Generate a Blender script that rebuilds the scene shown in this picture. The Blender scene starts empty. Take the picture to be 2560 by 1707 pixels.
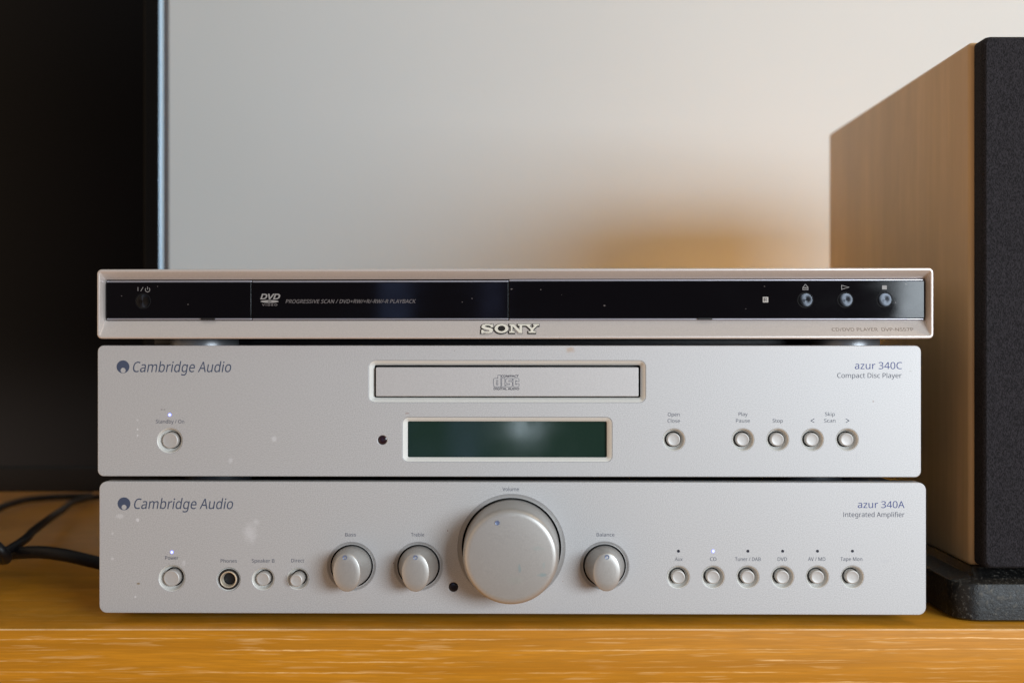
import bpy, bmesh, math, json, random
from mathutils import Vector, Matrix
from mathutils.geometry import tessellate_polygon

# ------------------------------------------------------------------ camera, world, lamps, exposure
SC = bpy.context.scene
COL = SC.collection
MM = 0.001
FPX = 2692.0                    # focal length in photo pixels (photo 2560 wide)
CAM = Vector((0.0, -0.560, 0.147))
cd = bpy.data.cameras.new('camera')
cd.sensor_width = 36.0
cd.lens = 36.0 * FPX / 2560.0
cd.clip_start = 0.02
cd.clip_end = 50
cd.dof.use_dof = True
cd.dof.focus_distance = 0.556
cd.dof.aperture_fstop = 5.6
cd.dof.aperture_blades = 7
cam = bpy.data.objects.new('camera', cd)
COL.objects.link(cam)
cam.location = CAM
cam.rotation_euler = (math.radians(90), 0, 0)
SC.camera = cam

SC.view_settings.view_transform = 'Standard'
SC.view_settings.look = 'None'
SC.view_settings.exposure = 0.0
SC.view_settings.gamma = 1.0
SC.cycles.use_denoising = True

world = bpy.data.worlds.new('World')
SC.world = world
world.use_nodes = True
wn, wl = world.node_tree.nodes, world.node_tree.links
bg = wn['Background']
tc = wn.new('ShaderNodeTexCoord')
sp = wn.new('ShaderNodeSeparateXYZ')
mr = wn.new('ShaderNodeMapRange')
mr.inputs['From Min'].default_value = -1.0
mr.inputs['From Max'].default_value = 1.0
rp = wn.new('ShaderNodeValToRGB')
els = rp.color_ramp.elements
els[0].position = 0.0
els[0].color = (0.80, 0.42, 0.15, 1)
els[1].position = 1.0
els[1].color = (0.62, 0.60, 0.56, 1)
for pos, c in ((0.30, (0.82, 0.46, 0.20)), (0.40, (0.86, 0.62, 0.48)), (0.455, (0.80, 0.66, 0.60)), (0.495, (0.09, 0.07, 0.065)), (0.60, (0.05, 0.04, 0.038)), (0.78, (0.30, 0.30, 0.30))):
    e = els.new(pos)
    e.color = c + (1,)
wl.new(tc.outputs['Generated'], sp.inputs[0])
wl.new(sp.outputs['Z'], mr.inputs['Value'])
wl.new(mr.outputs[0], rp.inputs[0])
# world darkened straight in front of the stack, in place of the photographer
dt = wn.new('ShaderNodeVectorMath')
dt.operation = 'DOT_PRODUCT'
dt.inputs[1].default_value = Vector((0.02, -1.0, -0.22)).normalized()
wl.new(tc.outputs['Generated'], dt.inputs[0])
dm_ = wn.new('ShaderNodeMapRange')
dm_.interpolation_type = 'SMOOTHSTEP'
for kk, vv in (('From Min', 0.86), ('From Max', 0.97), ('To Min', 1.0), ('To Max', 0.16)):
    dm_.inputs[kk].default_value = vv
wl.new(dt.outputs['Value'], dm_.inputs['Value'])
vs_ = wn.new('ShaderNodeVectorMath')
vs_.operation = 'SCALE'
wl.new(rp.outputs[0], vs_.inputs[0])
wl.new(dm_.outputs[0], vs_.inputs['Scale'])
# warm glow added to the world's left side as fill light
dl = wn.new('ShaderNodeVectorMath')
dl.operation = 'DOT_PRODUCT'
dl.inputs[1].default_value = Vector((-1.0, -0.22, 0.12)).normalized()
wl.new(tc.outputs['Generated'], dl.inputs[0])
dn = wn.new('ShaderNodeMapRange')
dn.interpolation_type = 'SMOOTHSTEP'
for kk, vv in (('From Min', 0.50), ('From Max', 0.95), ('To Min', 0.0), ('To Max', 1.0)):
    dn.inputs[kk].default_value = vv
wl.new(dl.outputs['Value'], dn.inputs['Value'])
warm = wn.new('ShaderNodeVectorMath')
warm.operation = 'SCALE'
warm.inputs[0].default_value = (1.0, 0.70, 0.42)
wl.new(dn.outputs[0], warm.inputs['Scale'])
sm_ = wn.new('ShaderNodeVectorMath')
sm_.operation = 'ADD'
wl.new(vs_.outputs[0], sm_.inputs[0])
wl.new(warm.outputs[0], sm_.inputs[1])
wl.new(sm_.outputs[0], bg.inputs['Color'])
bg.inputs['Strength'].default_value = 0.62


def area(name, loc, target, sx, sy, power, color):
    l = bpy.data.lights.new(name, 'AREA')
    l.shape = 'RECTANGLE'
    l.size, l.size_y = sx, sy
    l.energy = power
    l.color = color
    o = bpy.data.objects.new(name, l)
    COL.objects.link(o)
    o.location = loc
    o.rotation_euler = (Vector(target) - Vector(loc)).to_track_quat('-Z', 'Y').to_euler()
    return o


# the room's window, to the right behind the camera
area('window_light', (1.20, -1.50, 0.39), (0.85, 0.3, 0.39), 1.06, 0.54, 46, (0.82, 0.92, 1.0))
# warm fill added high on the right to brighten that end of the wall
area('warm_wall_fill', (0.95, -0.15, 1.25), (0.35, 0.56, 0.45), 0.35, 0.35, 3.4, (1.0, 0.74, 0.44))
# tiny lamp added below the lens for the soft glint in the green display
area('display_glint_light', (-0.007, -1.5, -0.015), (0, 0, 0.09), 0.05, 0.03, 0.06, (0.75, 0.90, 1.0))
# spot added over the cabinet top behind the stack; its bounce tints the wall
sl = bpy.data.lights.new('bounce_spot', 'SPOT')
sl.energy = 1150
sl.color = (0.96, 1.0, 0.66)
sl.spot_size = math.radians(9.5)
sl.spot_blend = 0.5
sl.shadow_soft_size = 0.01
so = bpy.data.objects.new('bounce_spot', sl)
COL.objects.link(so)
so.location = (0.24, 0.43, 1.6)
# two narrow blue lamps added behind the camera, mirrored in the glossy tray door
area('door_reflection_light', (-0.40, -2.1, 0.2), (0, 0, 0.15), 0.075, 0.9, 0.35, (0.35, 0.50, 1.0))
area('door_reflection_light', (-0.16, -2.1, 0.2), (0, 0, 0.15), 0.055, 0.9, 0.14, (0.40, 0.50, 1.0))

# ------------------------------------------------------------------ helpers


def link(name, data, parent=None, loc=None, rot=None):
    o = bpy.data.objects.new(name, data)
    COL.objects.link(o)
    if parent is not None:
        o.parent = parent
    if loc is not None:
        o.location = loc
    if rot is not None:
        o.rotation_euler = rot
    return o


def tag(o, label=None, cat=None, group=None, kind=None):
    if label: o['label'] = label
    if cat: o['category'] = cat
    if group: o['group'] = group
    if kind: o['kind'] = kind
    return o


def finish(me, mats, smooth=35):
    for m in (mats if isinstance(mats, (list, tuple)) else [mats]):
        me.materials.append(m)
    if smooth:
        for p in me.polygons:
            p.use_smooth = True
        me.set_sharp_from_angle(angle=math.radians(smooth))
    me.update()
    return me


def bm_mesh(name, bm, mats, smooth=35, fix=True):
    if fix:
        bmesh.ops.recalc_face_normals(bm, faces=bm.faces[:])
    me = bpy.data.meshes.new(name)
    bm.to_mesh(me)
    bm.free()
    return finish(me, mats, smooth)


def box_mesh(name, x0, x1, y0, y1, z0, z1, mat, bev=0.0, seg=2):
    bm = bmesh.new()
    bmesh.ops.create_cube(bm, size=1)
    for v in bm.verts:
        v.co = Vector(((x0 + x1) / 2 + v.co.x * (x1 - x0), (y0 + y1) / 2 + v.co.y * (y1 - y0), (z0 + z1) / 2 + v.co.z * (z1 - z0)))
    if bev:
        bmesh.ops.bevel(bm, geom=bm.edges[:], offset=bev, segments=seg, affect='EDGES', profile=0.5)
    return bm_mesh(name, bm, mat, 50)


def loft(name, rings, mats, bands=None, cap0=False, cap1=True, smooth=35, capmat=0, dome=None):
    """rings: lists of (x, y, z) with the same count; bands: material index of each band"""
    bm = bmesh.new()
    vs = [[bm.verts.new(p) for p in r] for r in rings]
    n = len(rings[0])
    for i in range(len(vs) - 1):
        for k in range(n):
            f = bm.faces.new((vs[i][k], vs[i][(k + 1) % n], vs[i + 1][(k + 1) % n], vs[i + 1][k]))
            if bands: f.material_index = bands[i]
    if cap0:
        bm.faces.new(vs[0])
    if cap1:
        f = bm.faces.new(vs[-1])
        f.material_index = capmat
    return bm_mesh(name, bm, mats, smooth)


def circ(r, y, n=48, rz=None, cx=0, cz=0):
    rz = r if rz is None else rz
    return [(cx + r * math.cos(2 * math.pi * k / n), y, cz + rz * math.sin(2 * math.pi * k / n)) for k in range(n)]


def rrect(x0, x1, z0, z1, r, n=7):
    r = max(r, 1e-5)
    pts = []
    for cx, cz, a in ((x1 - r, z1 - r, 0), (x0 + r, z1 - r, 90), (x0 + r, z0 + r, 180), (x1 - r, z0 + r, 270)):
        for k in range(n + 1):
            t = math.radians(a + 90 * k / n)
            pts.append((cx + r * math.cos(t), cz + r * math.sin(t)))
    return pts


def at_y(pts, y):
    return [(p[0], y, p[1]) for p in pts]


def fill_mesh(name, polys, mat, thick=0.0, bevel=0.0, offset=0.0, surf=None, y=0.0, smooth=35):
    """filled outline (x, z) with holes, facing -y; its front lies at y, its thickness goes back (+y)"""
    cu = bpy.data.curves.new('outline', 'CURVE')
    cu.dimensions = '2D'
    cu.fill_mode = 'BOTH' if thick else 'FRONT'
    cu.extrude = max(thick / 2 - bevel, 0)
    cu.bevel_depth = bevel
    cu.bevel_resolution = 2
    cu.offset = offset - bevel
    for p in polys:
        s = cu.splines.new('POLY')
        s.points.add(len(p) - 1)
        for q, v in zip(s.points, p):
            q.co = (v[0], v[1], 0, 1)
        s.use_cyclic_u = True
    o = bpy.data.objects.new('outline', cu)
    COL.objects.link(o)
    dg = bpy.context.evaluated_depsgraph_get()
    me = bpy.data.meshes.new_from_object(o.evaluated_get(dg))
    bpy.data.objects.remove(o)
    bpy.data.curves.remove(cu)
    me.name = name
    for v in me.vertices:
        x, z, h = v.co
        base = surf(x, z) if surf else 0.0
        v.co = (x, y + base - h + (thick / 2 if thick else 0), z)
    me.materials.clear()
    return finish(me, mat, smooth if thick else 0)


def ribbon(bm, pts, w, closed=False):
    n = len(pts)
    P = [Vector(p) for p in pts]
    L, R = [], []
    for i in range(n):
        a = P[i - 1] if (closed or i > 0) else None
        b = P[(i + 1) % n] if (closed or i < n - 1) else None
        d1 = (P[i] - a).normalized() if a is not None else None
        d2 = (b - P[i]).normalized() if b is not None else None
        if d1 is None: d1 = d2
        if d2 is None: d2 = d1
        t = (d1 + d2)
        t = t.normalized() if t.length > 1e-6 else d1
        nrm = Vector((-t.y, t.x))
        k = max(abs(nrm.dot(Vector((-d1.y, d1.x)))), 0.45)
        L.append(P[i] + nrm * w / 2 / k)
        R.append(P[i] - nrm * w / 2 / k)
    lv = [bm.verts.new((p.x, 0, p.y)) for p in L]
    rv = [bm.verts.new((p.x, 0, p.y)) for p in R]
    for i in range(n if closed else n - 1):
        j = (i + 1) % n
        bm.faces.new((rv[i], rv[j], lv[j], lv[i]))


# baked letter outlines: char -> [advance, outline, outline, ...]
GLYPHS = json.loads(r'''{" ":[209],"+":[459,[257,311,417,311,417,254,257,254,257,89,200,89,200,254,40,254,40,311,200,311,200,477,257,477]],"-":[258,[32,184,32,246,226,246,226,184]],"/":[298,[290,573,77,0,8,0,221,573]],"0":[459,[419,287,418,242,415,201,409,163,401,128,390,97,376,70,359,47,339,27,316,12,290,1,261,-6,229,-8,188,-4,153,8,122,27,97,54,76,88,60,129,52,156,47,186,43,217,40,251,39,287,40,323,42,357,46,389,51,418,58,446,73,486,93,520,119,547,149,566,186,578,229,581,269,578,304,566,335,547,361,520,382,486,399,446,406,418,412,389,416,357,419,323],[110,287,111,238,115,194,121,156,131,125,143,98,159,78,178,64,202,55,229,52,256,55,279,64,298,78,314,98,326,124,336,156,343,194,347,238,348,287,347,336,343,380,336,417,326,449,314,475,298,495,279,510,256,518,229,521,202,518,178,510,159,495,143,475,131,449,121,417,115,380,111,336]],"3":[459,[395,439,394,414,389,392,381,372,370,355,356,339,340,326,321,316,300,307,277,302,277,298,319,290,353,276,379,255,398,229,409,198,413,163,410,131,403,101,390,74,371,50,348,30,318,14,283,2,241,-6,193,-8,164,-7,136,-5,110,-1,85,5,60,13,36,23,36,89,61,78,87,69,114,61,141,56,168,52,194,51,241,55,278,65,305,81,324,104,335,132,339,164,337,187,331,206,320,223,306,236,288,247,265,255,240,261,211,264,179,265,123,265,123,326,180,326,209,327,236,332,259,339,278,350,294,362,307,377,316,394,321,413,323,434,320,460,311,481,295,498,274,511,249,519,219,521,199,521,181,519,164,515,117,498,75,473,39,521,61,537,87,550,115,563,147,573,181,579,218,581,273,576,317,563,352,540,376,511,390,477]],"4":[459,[443,130,359,130,359,0,291,0,291,130,17,130,17,190,286,576,359,576,359,193,443,193],[291,374,291,412,293,444,294,474,295,500,292,500,276,468,257,438,86,193,291,193]],"5":[459,[221,351,258,349,292,342,322,331,349,316,371,297,389,274,402,247,410,217,413,183,410,145,402,111,387,81,368,54,343,32,314,15,280,2,242,-5,199,-8,170,-7,142,-4,116,0,91,6,70,14,51,23,51,90,71,79,95,70,121,62,148,57,174,53,200,52,227,54,252,58,274,65,293,76,310,89,323,106,333,126,339,149,341,176,337,210,325,239,306,262,279,279,243,289,197,292,146,288,99,280,64,302,86,573,373,573,373,508,146,508,132,342,169,348]],"7":[459,[109,0,344,508,35,508,35,573,419,573,419,518,187,0]],"<":[459,[418,93,40,259,40,299,418,488,418,425,115,282,418,156]],">":[459,[40,156,342,281,40,425,40,488,418,299,418,259,40,93]],"A":[513,[437,0,368,177,141,177,73,0,0,0,224,575,289,575,512,0],[282,415,274,438,263,473,255,500,247,468,238,438,230,415,165,241,346,241]],"B":[521,[241,573,282,571,319,568,351,561,380,552,404,541,434,515,453,478,459,431,457,409,453,389,446,371,437,354,424,340,409,328,392,317,372,309,350,304,350,300,373,295,395,288,415,279,433,267,448,253,461,236,470,215,476,191,478,163,475,130,467,100,454,74,436,52,413,33,385,19,354,8,318,2,279,0,78,0,78,573],[256,329,300,331,334,339,357,352,372,371,381,394,384,423,380,451,369,474,351,490,324,502,289,509,245,511,150,511,150,329],[150,269,150,61,265,61,311,64,346,74,371,91,388,112,398,138,401,168,399,188,395,205,388,221,377,235,362,247,344,256,321,263,293,267,260,269]],"C":[507,[323,517,294,516,266,510,241,502,217,490,196,474,178,456,162,434,149,410,139,383,131,353,127,321,125,286,128,241,135,200,147,164,164,132,186,105,213,83,244,68,281,58,322,55,347,56,371,58,394,62,460,78,460,15,438,8,416,2,393,-2,369,-6,342,-7,312,-8,278,-7,247,-2,217,5,191,15,166,28,130,56,101,90,78,131,68,158,59,188,54,219,50,252,49,287,51,329,57,369,67,406,81,440,99,471,120,499,145,523,174,543,206,559,242,571,281,578,324,581,353,580,381,577,409,572,435,565,460,557,482,547,453,486,394,508,372,513,348,516]],"D":[585,[536,292,535,255,531,220,524,188,514,158,501,131,474,91,439,58,399,33,371,21,341,12,309,5,274,1,237,0,78,0,78,573,254,573,288,571,320,567,350,561,378,552,404,540,443,516,476,484,502,446,514,420,524,392,531,361,535,328],[460,289,457,337,449,379,435,415,416,444,391,469,361,487,327,500,287,508,244,511,150,511,150,62,228,62,272,64,311,71,346,82,377,98,402,119,423,144,439,174,451,208,458,246]],"E":[446,[398,0,78,0,78,573,398,573,398,509,150,509,150,330,383,330,383,268,150,268,150,63,398,63]],"G":[584,[326,302,524,302,524,22,493,12,462,5,431,-1,398,-5,362,-7,323,-8,289,-7,256,-2,226,5,199,15,173,28,136,55,105,89,81,130,69,157,60,186,54,218,50,251,49,286,50,321,55,354,62,385,71,415,84,442,111,482,145,517,186,544,213,557,243,567,275,575,309,579,346,581,377,580,407,577,437,572,465,565,491,557,516,547,489,484,468,493,445,501,421,508,395,513,369,516,342,517,298,514,259,505,225,489,195,468,170,441,150,409,136,373,127,332,124,286,127,243,134,202,146,166,164,133,187,106,216,84,251,68,292,58,340,55,404,59,452,68,452,238,326,238]],"I":[272,[239,0,32,0,32,42,99,57,99,515,32,531,32,573,239,573,239,531,172,515,172,57,239,42]],"K":[496,[496,0,411,0,209,273,150,222,150,0,78,0,78,573,150,573,150,290,199,345,249,399,403,573,488,573,261,323]],"L":[420,[78,0,78,573,150,573,150,64,400,64,400,0]],"M":[727,[330,0,142,502,139,502,142,461,144,407,144,347,144,0,78,0,78,573,184,573,361,103,364,103,544,573,650,573,650,0,578,0,578,352,579,408,581,460,584,501,581,501,390,0]],"N":[610,[532,0,447,0,141,476,138,476,141,432,143,378,144,320,144,0,78,0,78,573,161,573,467,99,470,99,468,137,466,193,464,249,464,573,532,573]],"O":[626,[577,287,576,244,570,204,561,166,547,132,531,101,510,73,486,49,459,29,428,13,393,1,355,-6,314,-8,271,-6,232,1,196,13,165,29,138,49,114,73,94,101,78,132,65,167,56,204,51,245,49,288,50,322,54,355,59,386,67,415,78,442,100,482,130,517,166,545,190,558,218,568,247,575,280,580,314,581,369,577,417,565,459,545,495,517,524,483,547,442,558,415,567,386,573,355,576,322],[125,287,127,241,134,200,145,163,161,131,182,104,207,83,238,67,273,58,314,55,354,58,390,67,420,83,445,104,465,131,481,163,492,200,499,241,501,287,499,329,494,366,485,400,472,430,456,457,436,479,412,496,384,508,351,516,314,518,274,515,238,506,207,490,182,469,161,443,145,411,134,374,127,333]],"P":[485,[229,573,272,571,309,566,342,557,370,544,393,528,421,495,439,454,444,404,443,381,439,358,433,336,423,316,411,296,395,278,375,262,351,249,324,238,292,230,256,225,216,223,150,223,150,0,78,0,78,573],[223,511,150,511,150,285,208,285,242,286,272,290,298,296,320,306,338,318,352,334,362,352,368,375,370,401,366,435,354,462,334,484,306,499,269,508]],"R":[499,[236,573,281,571,320,565,353,555,381,540,404,522,422,500,434,474,442,444,444,410,442,381,437,356,427,334,415,315,401,298,385,285,367,274,349,264,330,257,487,0,403,0,264,237,150,237,150,0,78,0,78,573],[232,510,150,510,150,298,236,298,278,301,312,310,338,325,355,347,366,374,370,407,368,430,363,450,355,467,343,480,328,491,310,500,287,505,261,509]],"S":[440,[403,153,400,121,392,92,378,66,359,44,335,26,307,11,274,1,238,-6,198,-8,137,-5,83,4,41,19,41,88,62,80,86,72,113,65,142,59,171,56,201,55,228,56,252,60,273,66,290,74,305,85,316,98,324,113,329,129,330,147,329,164,325,180,318,194,308,207,295,218,277,230,255,241,228,252,196,265,131,294,114,305,98,317,85,330,74,344,65,359,57,375,52,393,49,413,48,435,51,464,58,490,71,513,89,533,110,550,136,563,165,573,197,579,231,581,262,580,290,577,318,572,343,565,367,558,389,549,366,487,302,508,278,513,254,516,229,517,207,516,187,513,169,507,155,499,142,489,133,478,126,464,122,450,121,434,122,416,126,400,133,386,143,373,156,362,172,351,193,341,217,330,246,318,278,306,307,293,332,279,353,264,371,247,385,228,395,206,401,181]],"T":[446,[259,0,187,0,187,509,8,509,8,573,437,573,437,509,259,509]],"U":[586,[513,202,511,164,503,128,489,95,470,65,446,40,416,20,380,4,338,-5,290,-8,250,-6,213,1,181,13,152,29,128,50,108,75,92,103,81,133,74,167,72,204,72,573,144,573,144,201,148,158,161,122,182,93,211,72,248,59,294,55,327,57,355,63,379,73,399,88,415,105,427,126,435,149,440,174,442,202,442,573,513,573]],"V":[481,[481,573,277,0,204,0,0,573,75,573,204,205,220,160,231,119,241,80,250,119,262,161,277,207,405,573]],"W":[746,[735,573,583,0,510,0,399,375,389,410,380,443,373,471,370,488,367,471,361,443,352,409,342,373,234,0,161,0,10,573,85,573,174,223,183,186,190,151,196,118,201,87,206,119,213,154,222,191,232,227,333,573,407,573,512,225,523,187,532,151,538,117,544,87,550,129,560,175,572,224,660,573]],"Y":[454,[227,291,376,573,454,573,263,222,263,0,191,0,191,219,0,573,79,573]],"a":[450,[231,437,279,433,318,422,347,403,368,375,381,338,385,293,385,0,334,0,320,61,317,61,304,46,292,33,279,22,265,13,250,5,234,-1,216,-5,195,-7,172,-8,148,-7,124,-2,103,6,84,16,68,30,55,48,45,68,39,92,37,119,43,159,59,192,87,219,110,231,137,241,168,249,203,254,243,257,316,259,316,285,313,317,306,342,293,359,275,371,253,378,227,380,205,379,183,376,163,370,106,347,84,400,104,410,126,419,151,426,177,432,204,436],[252,208,204,203,167,195,141,182,124,165,113,144,110,119,112,97,120,79,132,66,148,56,167,51,188,49,223,52,253,62,279,79,299,103,311,134,315,172,315,210]],"b":[493,[139,461,138,410,135,373,139,373,153,390,169,405,189,419,213,429,240,435,272,437,322,431,365,412,401,381,418,357,432,328,441,295,447,257,449,215,447,168,439,127,427,91,410,61,390,36,365,17,337,3,306,-5,272,-8,240,-6,213,0,189,10,169,24,153,38,139,55,133,55,119,0,68,0,68,609,139,609],[260,379,231,377,207,371,188,361,172,348,159,330,150,308,144,282,140,252,139,217,139,214,142,165,150,125,165,93,187,69,219,55,261,51,297,55,325,69,348,93,363,126,373,166,376,216,373,265,363,306,348,338,325,360,296,374]],"c":[385,[241,-8,204,-5,170,2,139,15,112,34,88,58,69,87,55,123,47,165,44,213,47,262,56,305,71,342,90,372,114,396,142,415,174,428,208,435,245,438,267,437,288,435,309,431,328,426,344,421,358,415,337,356,292,370,244,376,217,374,193,368,172,358,155,343,141,325,131,303,123,277,119,247,117,213,119,181,123,152,131,126,141,104,155,86,172,71,191,61,214,55,240,53,262,54,283,56,302,60,351,78,351,15,336,8,320,3,304,-2,285,-5,264,-7]],"d":[493,[221,-8,171,-2,128,17,92,48,75,72,61,101,52,134,46,172,44,214,46,256,52,294,62,327,75,357,93,381,128,413,171,432,221,438,243,437,262,434,280,429,296,423,310,416,323,407,335,397,345,386,354,374,359,374,356,405,354,438,354,609,425,609,425,0,368,0,358,58,354,58,345,46,335,35,323,24,310,15,296,7,279,1,262,-4,242,-7],[232,51,273,55,305,67,328,88,343,117,352,154,355,200,355,213,352,263,343,304,329,336,306,360,274,375,231,379,196,374,168,359,146,334,130,300,120,260,117,213,120,165,130,125,146,93,168,69,197,55]],"e":[452,[234,438,269,435,301,427,329,414,354,396,374,373,390,346,402,315,409,281,411,244,411,201,117,201,122,157,134,119,154,90,181,69,215,56,254,52,280,53,305,56,327,60,392,82,392,20,370,11,349,4,327,-1,304,-5,279,-7,251,-8,212,-5,176,3,143,17,114,36,90,61,70,91,56,126,47,167,44,212,47,257,55,297,68,333,86,364,108,390,134,411,164,426,198,435],[233,380,202,377,175,366,154,348,137,323,125,293,119,257,338,257,336,281,333,302,326,322,318,338,306,353,292,364,276,373,256,378]],"f":[276,[266,375,158,375,158,0,87,0,87,375,12,375,12,408,87,432,87,457,89,492,95,522,104,547,116,568,132,585,152,597,174,606,199,612,227,613,274,609,310,599,292,544,262,552,228,556,206,553,189,545,175,532,166,513,160,489,158,458,158,430,266,430]],"g":[493,[221,438,248,436,273,431,297,422,319,409,338,393,355,373,359,373,369,430,425,430,425,-7,423,-46,416,-80,404,-109,388,-135,367,-155,341,-172,310,-183,274,-190,233,-192,202,-192,174,-189,147,-186,122,-180,99,-174,78,-165,78,-100,99,-110,123,-118,149,-125,177,-130,206,-133,237,-134,271,-130,300,-119,324,-101,341,-77,352,-48,355,-13,355,4,356,32,358,57,354,57,338,37,320,21,299,8,275,-1,250,-6,221,-8,170,-2,126,18,91,51,74,76,61,105,52,138,46,174,44,214,46,253,52,289,61,322,74,351,91,377,126,411,169,431],[230,379,207,376,187,370,169,359,153,344,140,326,130,303,123,277,119,247,117,213,120,165,130,124,146,92,169,68,197,54,232,50,253,51,271,53,288,58,303,65,315,74,326,85,336,98,343,113,349,131,353,151,355,173,356,197,356,214,355,251,350,282,343,309,332,331,319,348,302,362,281,371,257,377]],"h":[496,[139,431,138,399,135,370,140,370,149,385,161,397,174,407,188,416,204,424,221,429,238,434,255,436,273,437,306,435,335,430,360,421,382,408,399,391,413,370,423,344,429,314,431,280,431,0,361,0,361,275,358,307,351,333,338,353,319,367,295,376,265,379,235,377,210,370,189,360,173,347,160,329,150,308,144,283,140,254,139,222,139,0,68,0,68,609,139,609]],"i":[207,[139,430,139,0,68,0,68,430],[104,591,115,590,124,586,133,580,140,572,144,560,145,546,144,532,140,521,133,512,124,506,115,502,104,501,93,502,83,506,75,512,68,521,64,532,63,546,64,560,68,572,75,580,83,586,93,590]],"k":[428,[138,291,137,257,135,221,138,221,152,240,172,264,189,285,326,430,409,430,235,246,421,0,336,0,187,200,138,158,138,0,68,0,68,609,138,609]],"l":[207,[139,0,68,0,68,609,139,609]],"m":[750,[540,438,584,434,621,421,649,401,669,371,681,330,685,280,685,0,615,0,615,277,613,308,606,333,594,353,577,367,555,376,528,379,490,374,460,362,438,342,423,315,414,280,411,237,411,0,342,0,342,277,341,298,337,317,332,333,325,347,315,359,303,367,289,374,272,377,253,379,227,377,204,370,185,360,170,347,158,329,150,308,144,283,140,255,139,223,139,0,68,0,68,430,125,430,136,371,140,371,149,385,160,398,173,409,186,418,201,425,217,431,233,435,249,437,266,438,298,436,325,430,349,420,369,406,386,388,398,366,402,366,418,388,438,406,461,420,486,430,512,436]],"n":[496,[275,438,322,434,361,421,391,401,413,371,426,330,431,280,431,0,361,0,361,275,358,307,351,333,338,353,319,367,295,376,265,379,222,374,189,361,166,338,151,308,142,269,139,223,139,0,68,0,68,430,125,430,136,371,140,371,150,385,162,398,175,409,190,418,206,425,222,431,239,435,257,437]],"o":[485,[442,216,440,181,436,150,428,121,417,95,404,71,388,51,369,33,348,18,324,7,299,-1,271,-6,241,-8,214,-6,188,-1,163,7,140,18,119,33,100,51,84,71,70,95,59,121,51,150,46,181,44,216,47,261,55,301,68,336,87,367,110,392,137,412,169,426,204,435,244,438,281,435,316,426,347,412,374,392,398,367,417,336,431,301,439,261],[117,216,119,184,123,154,130,128,141,105,155,86,172,71,192,59,216,53,243,51,270,53,294,59,314,71,331,86,345,105,356,128,363,154,367,184,369,216,367,248,363,277,355,303,345,325,331,344,314,359,294,370,270,376,242,379,202,374,171,359,147,335,130,303,120,263]],"p":[493,[273,438,322,432,365,413,401,383,418,358,432,329,441,296,447,258,449,216,447,170,439,129,427,93,410,62,390,37,365,17,337,3,306,-5,272,-8,251,-7,231,-4,213,1,197,7,182,15,170,24,139,55,134,55,137,20,139,-16,139,-192,68,-192,68,430,126,430,136,371,139,371,148,383,158,394,170,405,182,414,197,422,213,429,231,434,251,437],[260,379,233,377,210,371,190,362,174,349,161,333,152,313,145,289,141,261,139,229,139,216,140,182,144,152,150,126,159,103,172,85,188,70,208,59,233,53,261,51,286,53,308,60,326,72,341,88,354,108,364,131,371,157,375,186,376,217,373,262,363,302,348,334,325,359,296,374]],"r":[331,[269,438,295,437,319,433,310,368,287,372,264,374,248,373,232,369,217,363,202,355,189,346,176,334,166,321,156,305,149,289,143,270,140,251,139,229,139,0,68,0,68,430,126,430,134,351,137,351,147,367,158,381,170,395,183,407,198,418,214,426,231,433,249,437]],"s":[384,[348,119,346,92,339,69,327,49,311,32,292,18,268,6,241,-2,210,-6,176,-8,148,-7,122,-5,99,-1,78,5,59,11,42,19,42,83,104,60,128,54,153,50,178,49,211,51,236,57,256,66,269,79,277,94,280,112,279,123,276,132,271,141,264,150,253,158,239,167,174,196,103,228,84,239,69,252,57,266,48,283,43,302,41,324,46,358,61,386,85,408,118,425,157,435,202,438,228,437,252,434,275,430,298,424,319,417,339,409,315,353,258,372,238,377,218,379,197,380,171,379,149,374,131,366,118,356,111,343,108,328,109,317,113,307,119,298,127,290,139,282,154,274,219,246,289,215,306,203,321,191,333,176,341,159,346,140]],"t":[290,[212,50,245,53,272,59,272,5,240,-4,200,-8,178,-7,157,-3,138,4,120,13,104,27,91,44,82,66,76,93,74,125,74,375,13,375,13,409,75,437,103,528,144,528,144,430,269,430,269,375,144,375,144,127,146,103,153,83,163,69,177,58,193,52]],"u":[496,[427,430,427,0,370,0,359,57,356,57,346,43,334,31,321,20,306,11,290,4,273,-1,256,-5,238,-7,220,-8,187,-6,159,-1,134,8,112,21,95,38,81,59,71,85,65,114,63,148,63,430,135,430,135,153,137,122,145,96,158,76,176,62,200,53,230,51,260,53,285,59,306,69,323,82,336,100,345,121,352,146,356,175,357,206,357,430]],"w":[630,[346,243,336,276,328,308,321,335,316,357,313,357,308,335,302,307,294,275,284,242,207,1,127,1,9,431,82,431,141,201,153,154,163,109,169,73,172,73,178,97,185,128,193,160,201,188,277,431,354,431,428,188,440,149,451,109,457,74,460,74,466,108,477,153,489,201,549,431,621,431,502,1,419,1]],"x":[424,[170,220,22,430,102,430,213,268,322,430,402,430,253,220,410,0,330,0,213,172,94,0,14,0]],"y":[409,[1,430,76,430,169,185,184,144,196,105,205,68,209,68,224,121,245,186,333,430,409,430,224,-59,213,-85,201,-108,188,-130,173,-148,157,-164,138,-176,117,-185,94,-191,67,-192,34,-190,9,-186,9,-130,30,-133,56,-135,72,-134,86,-131,99,-126,110,-118,121,-110,130,-99,138,-87,145,-73,152,-59,174,-2]],"z":[377,[346,0,31,0,31,47,262,375,45,375,45,430,340,430,340,377,112,55,346,55]]}''')
GLYPHS['I'] = [250, [92, 0, 92, 573, 158, 573, 158, 0]]
CAP = 573.0


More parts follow.
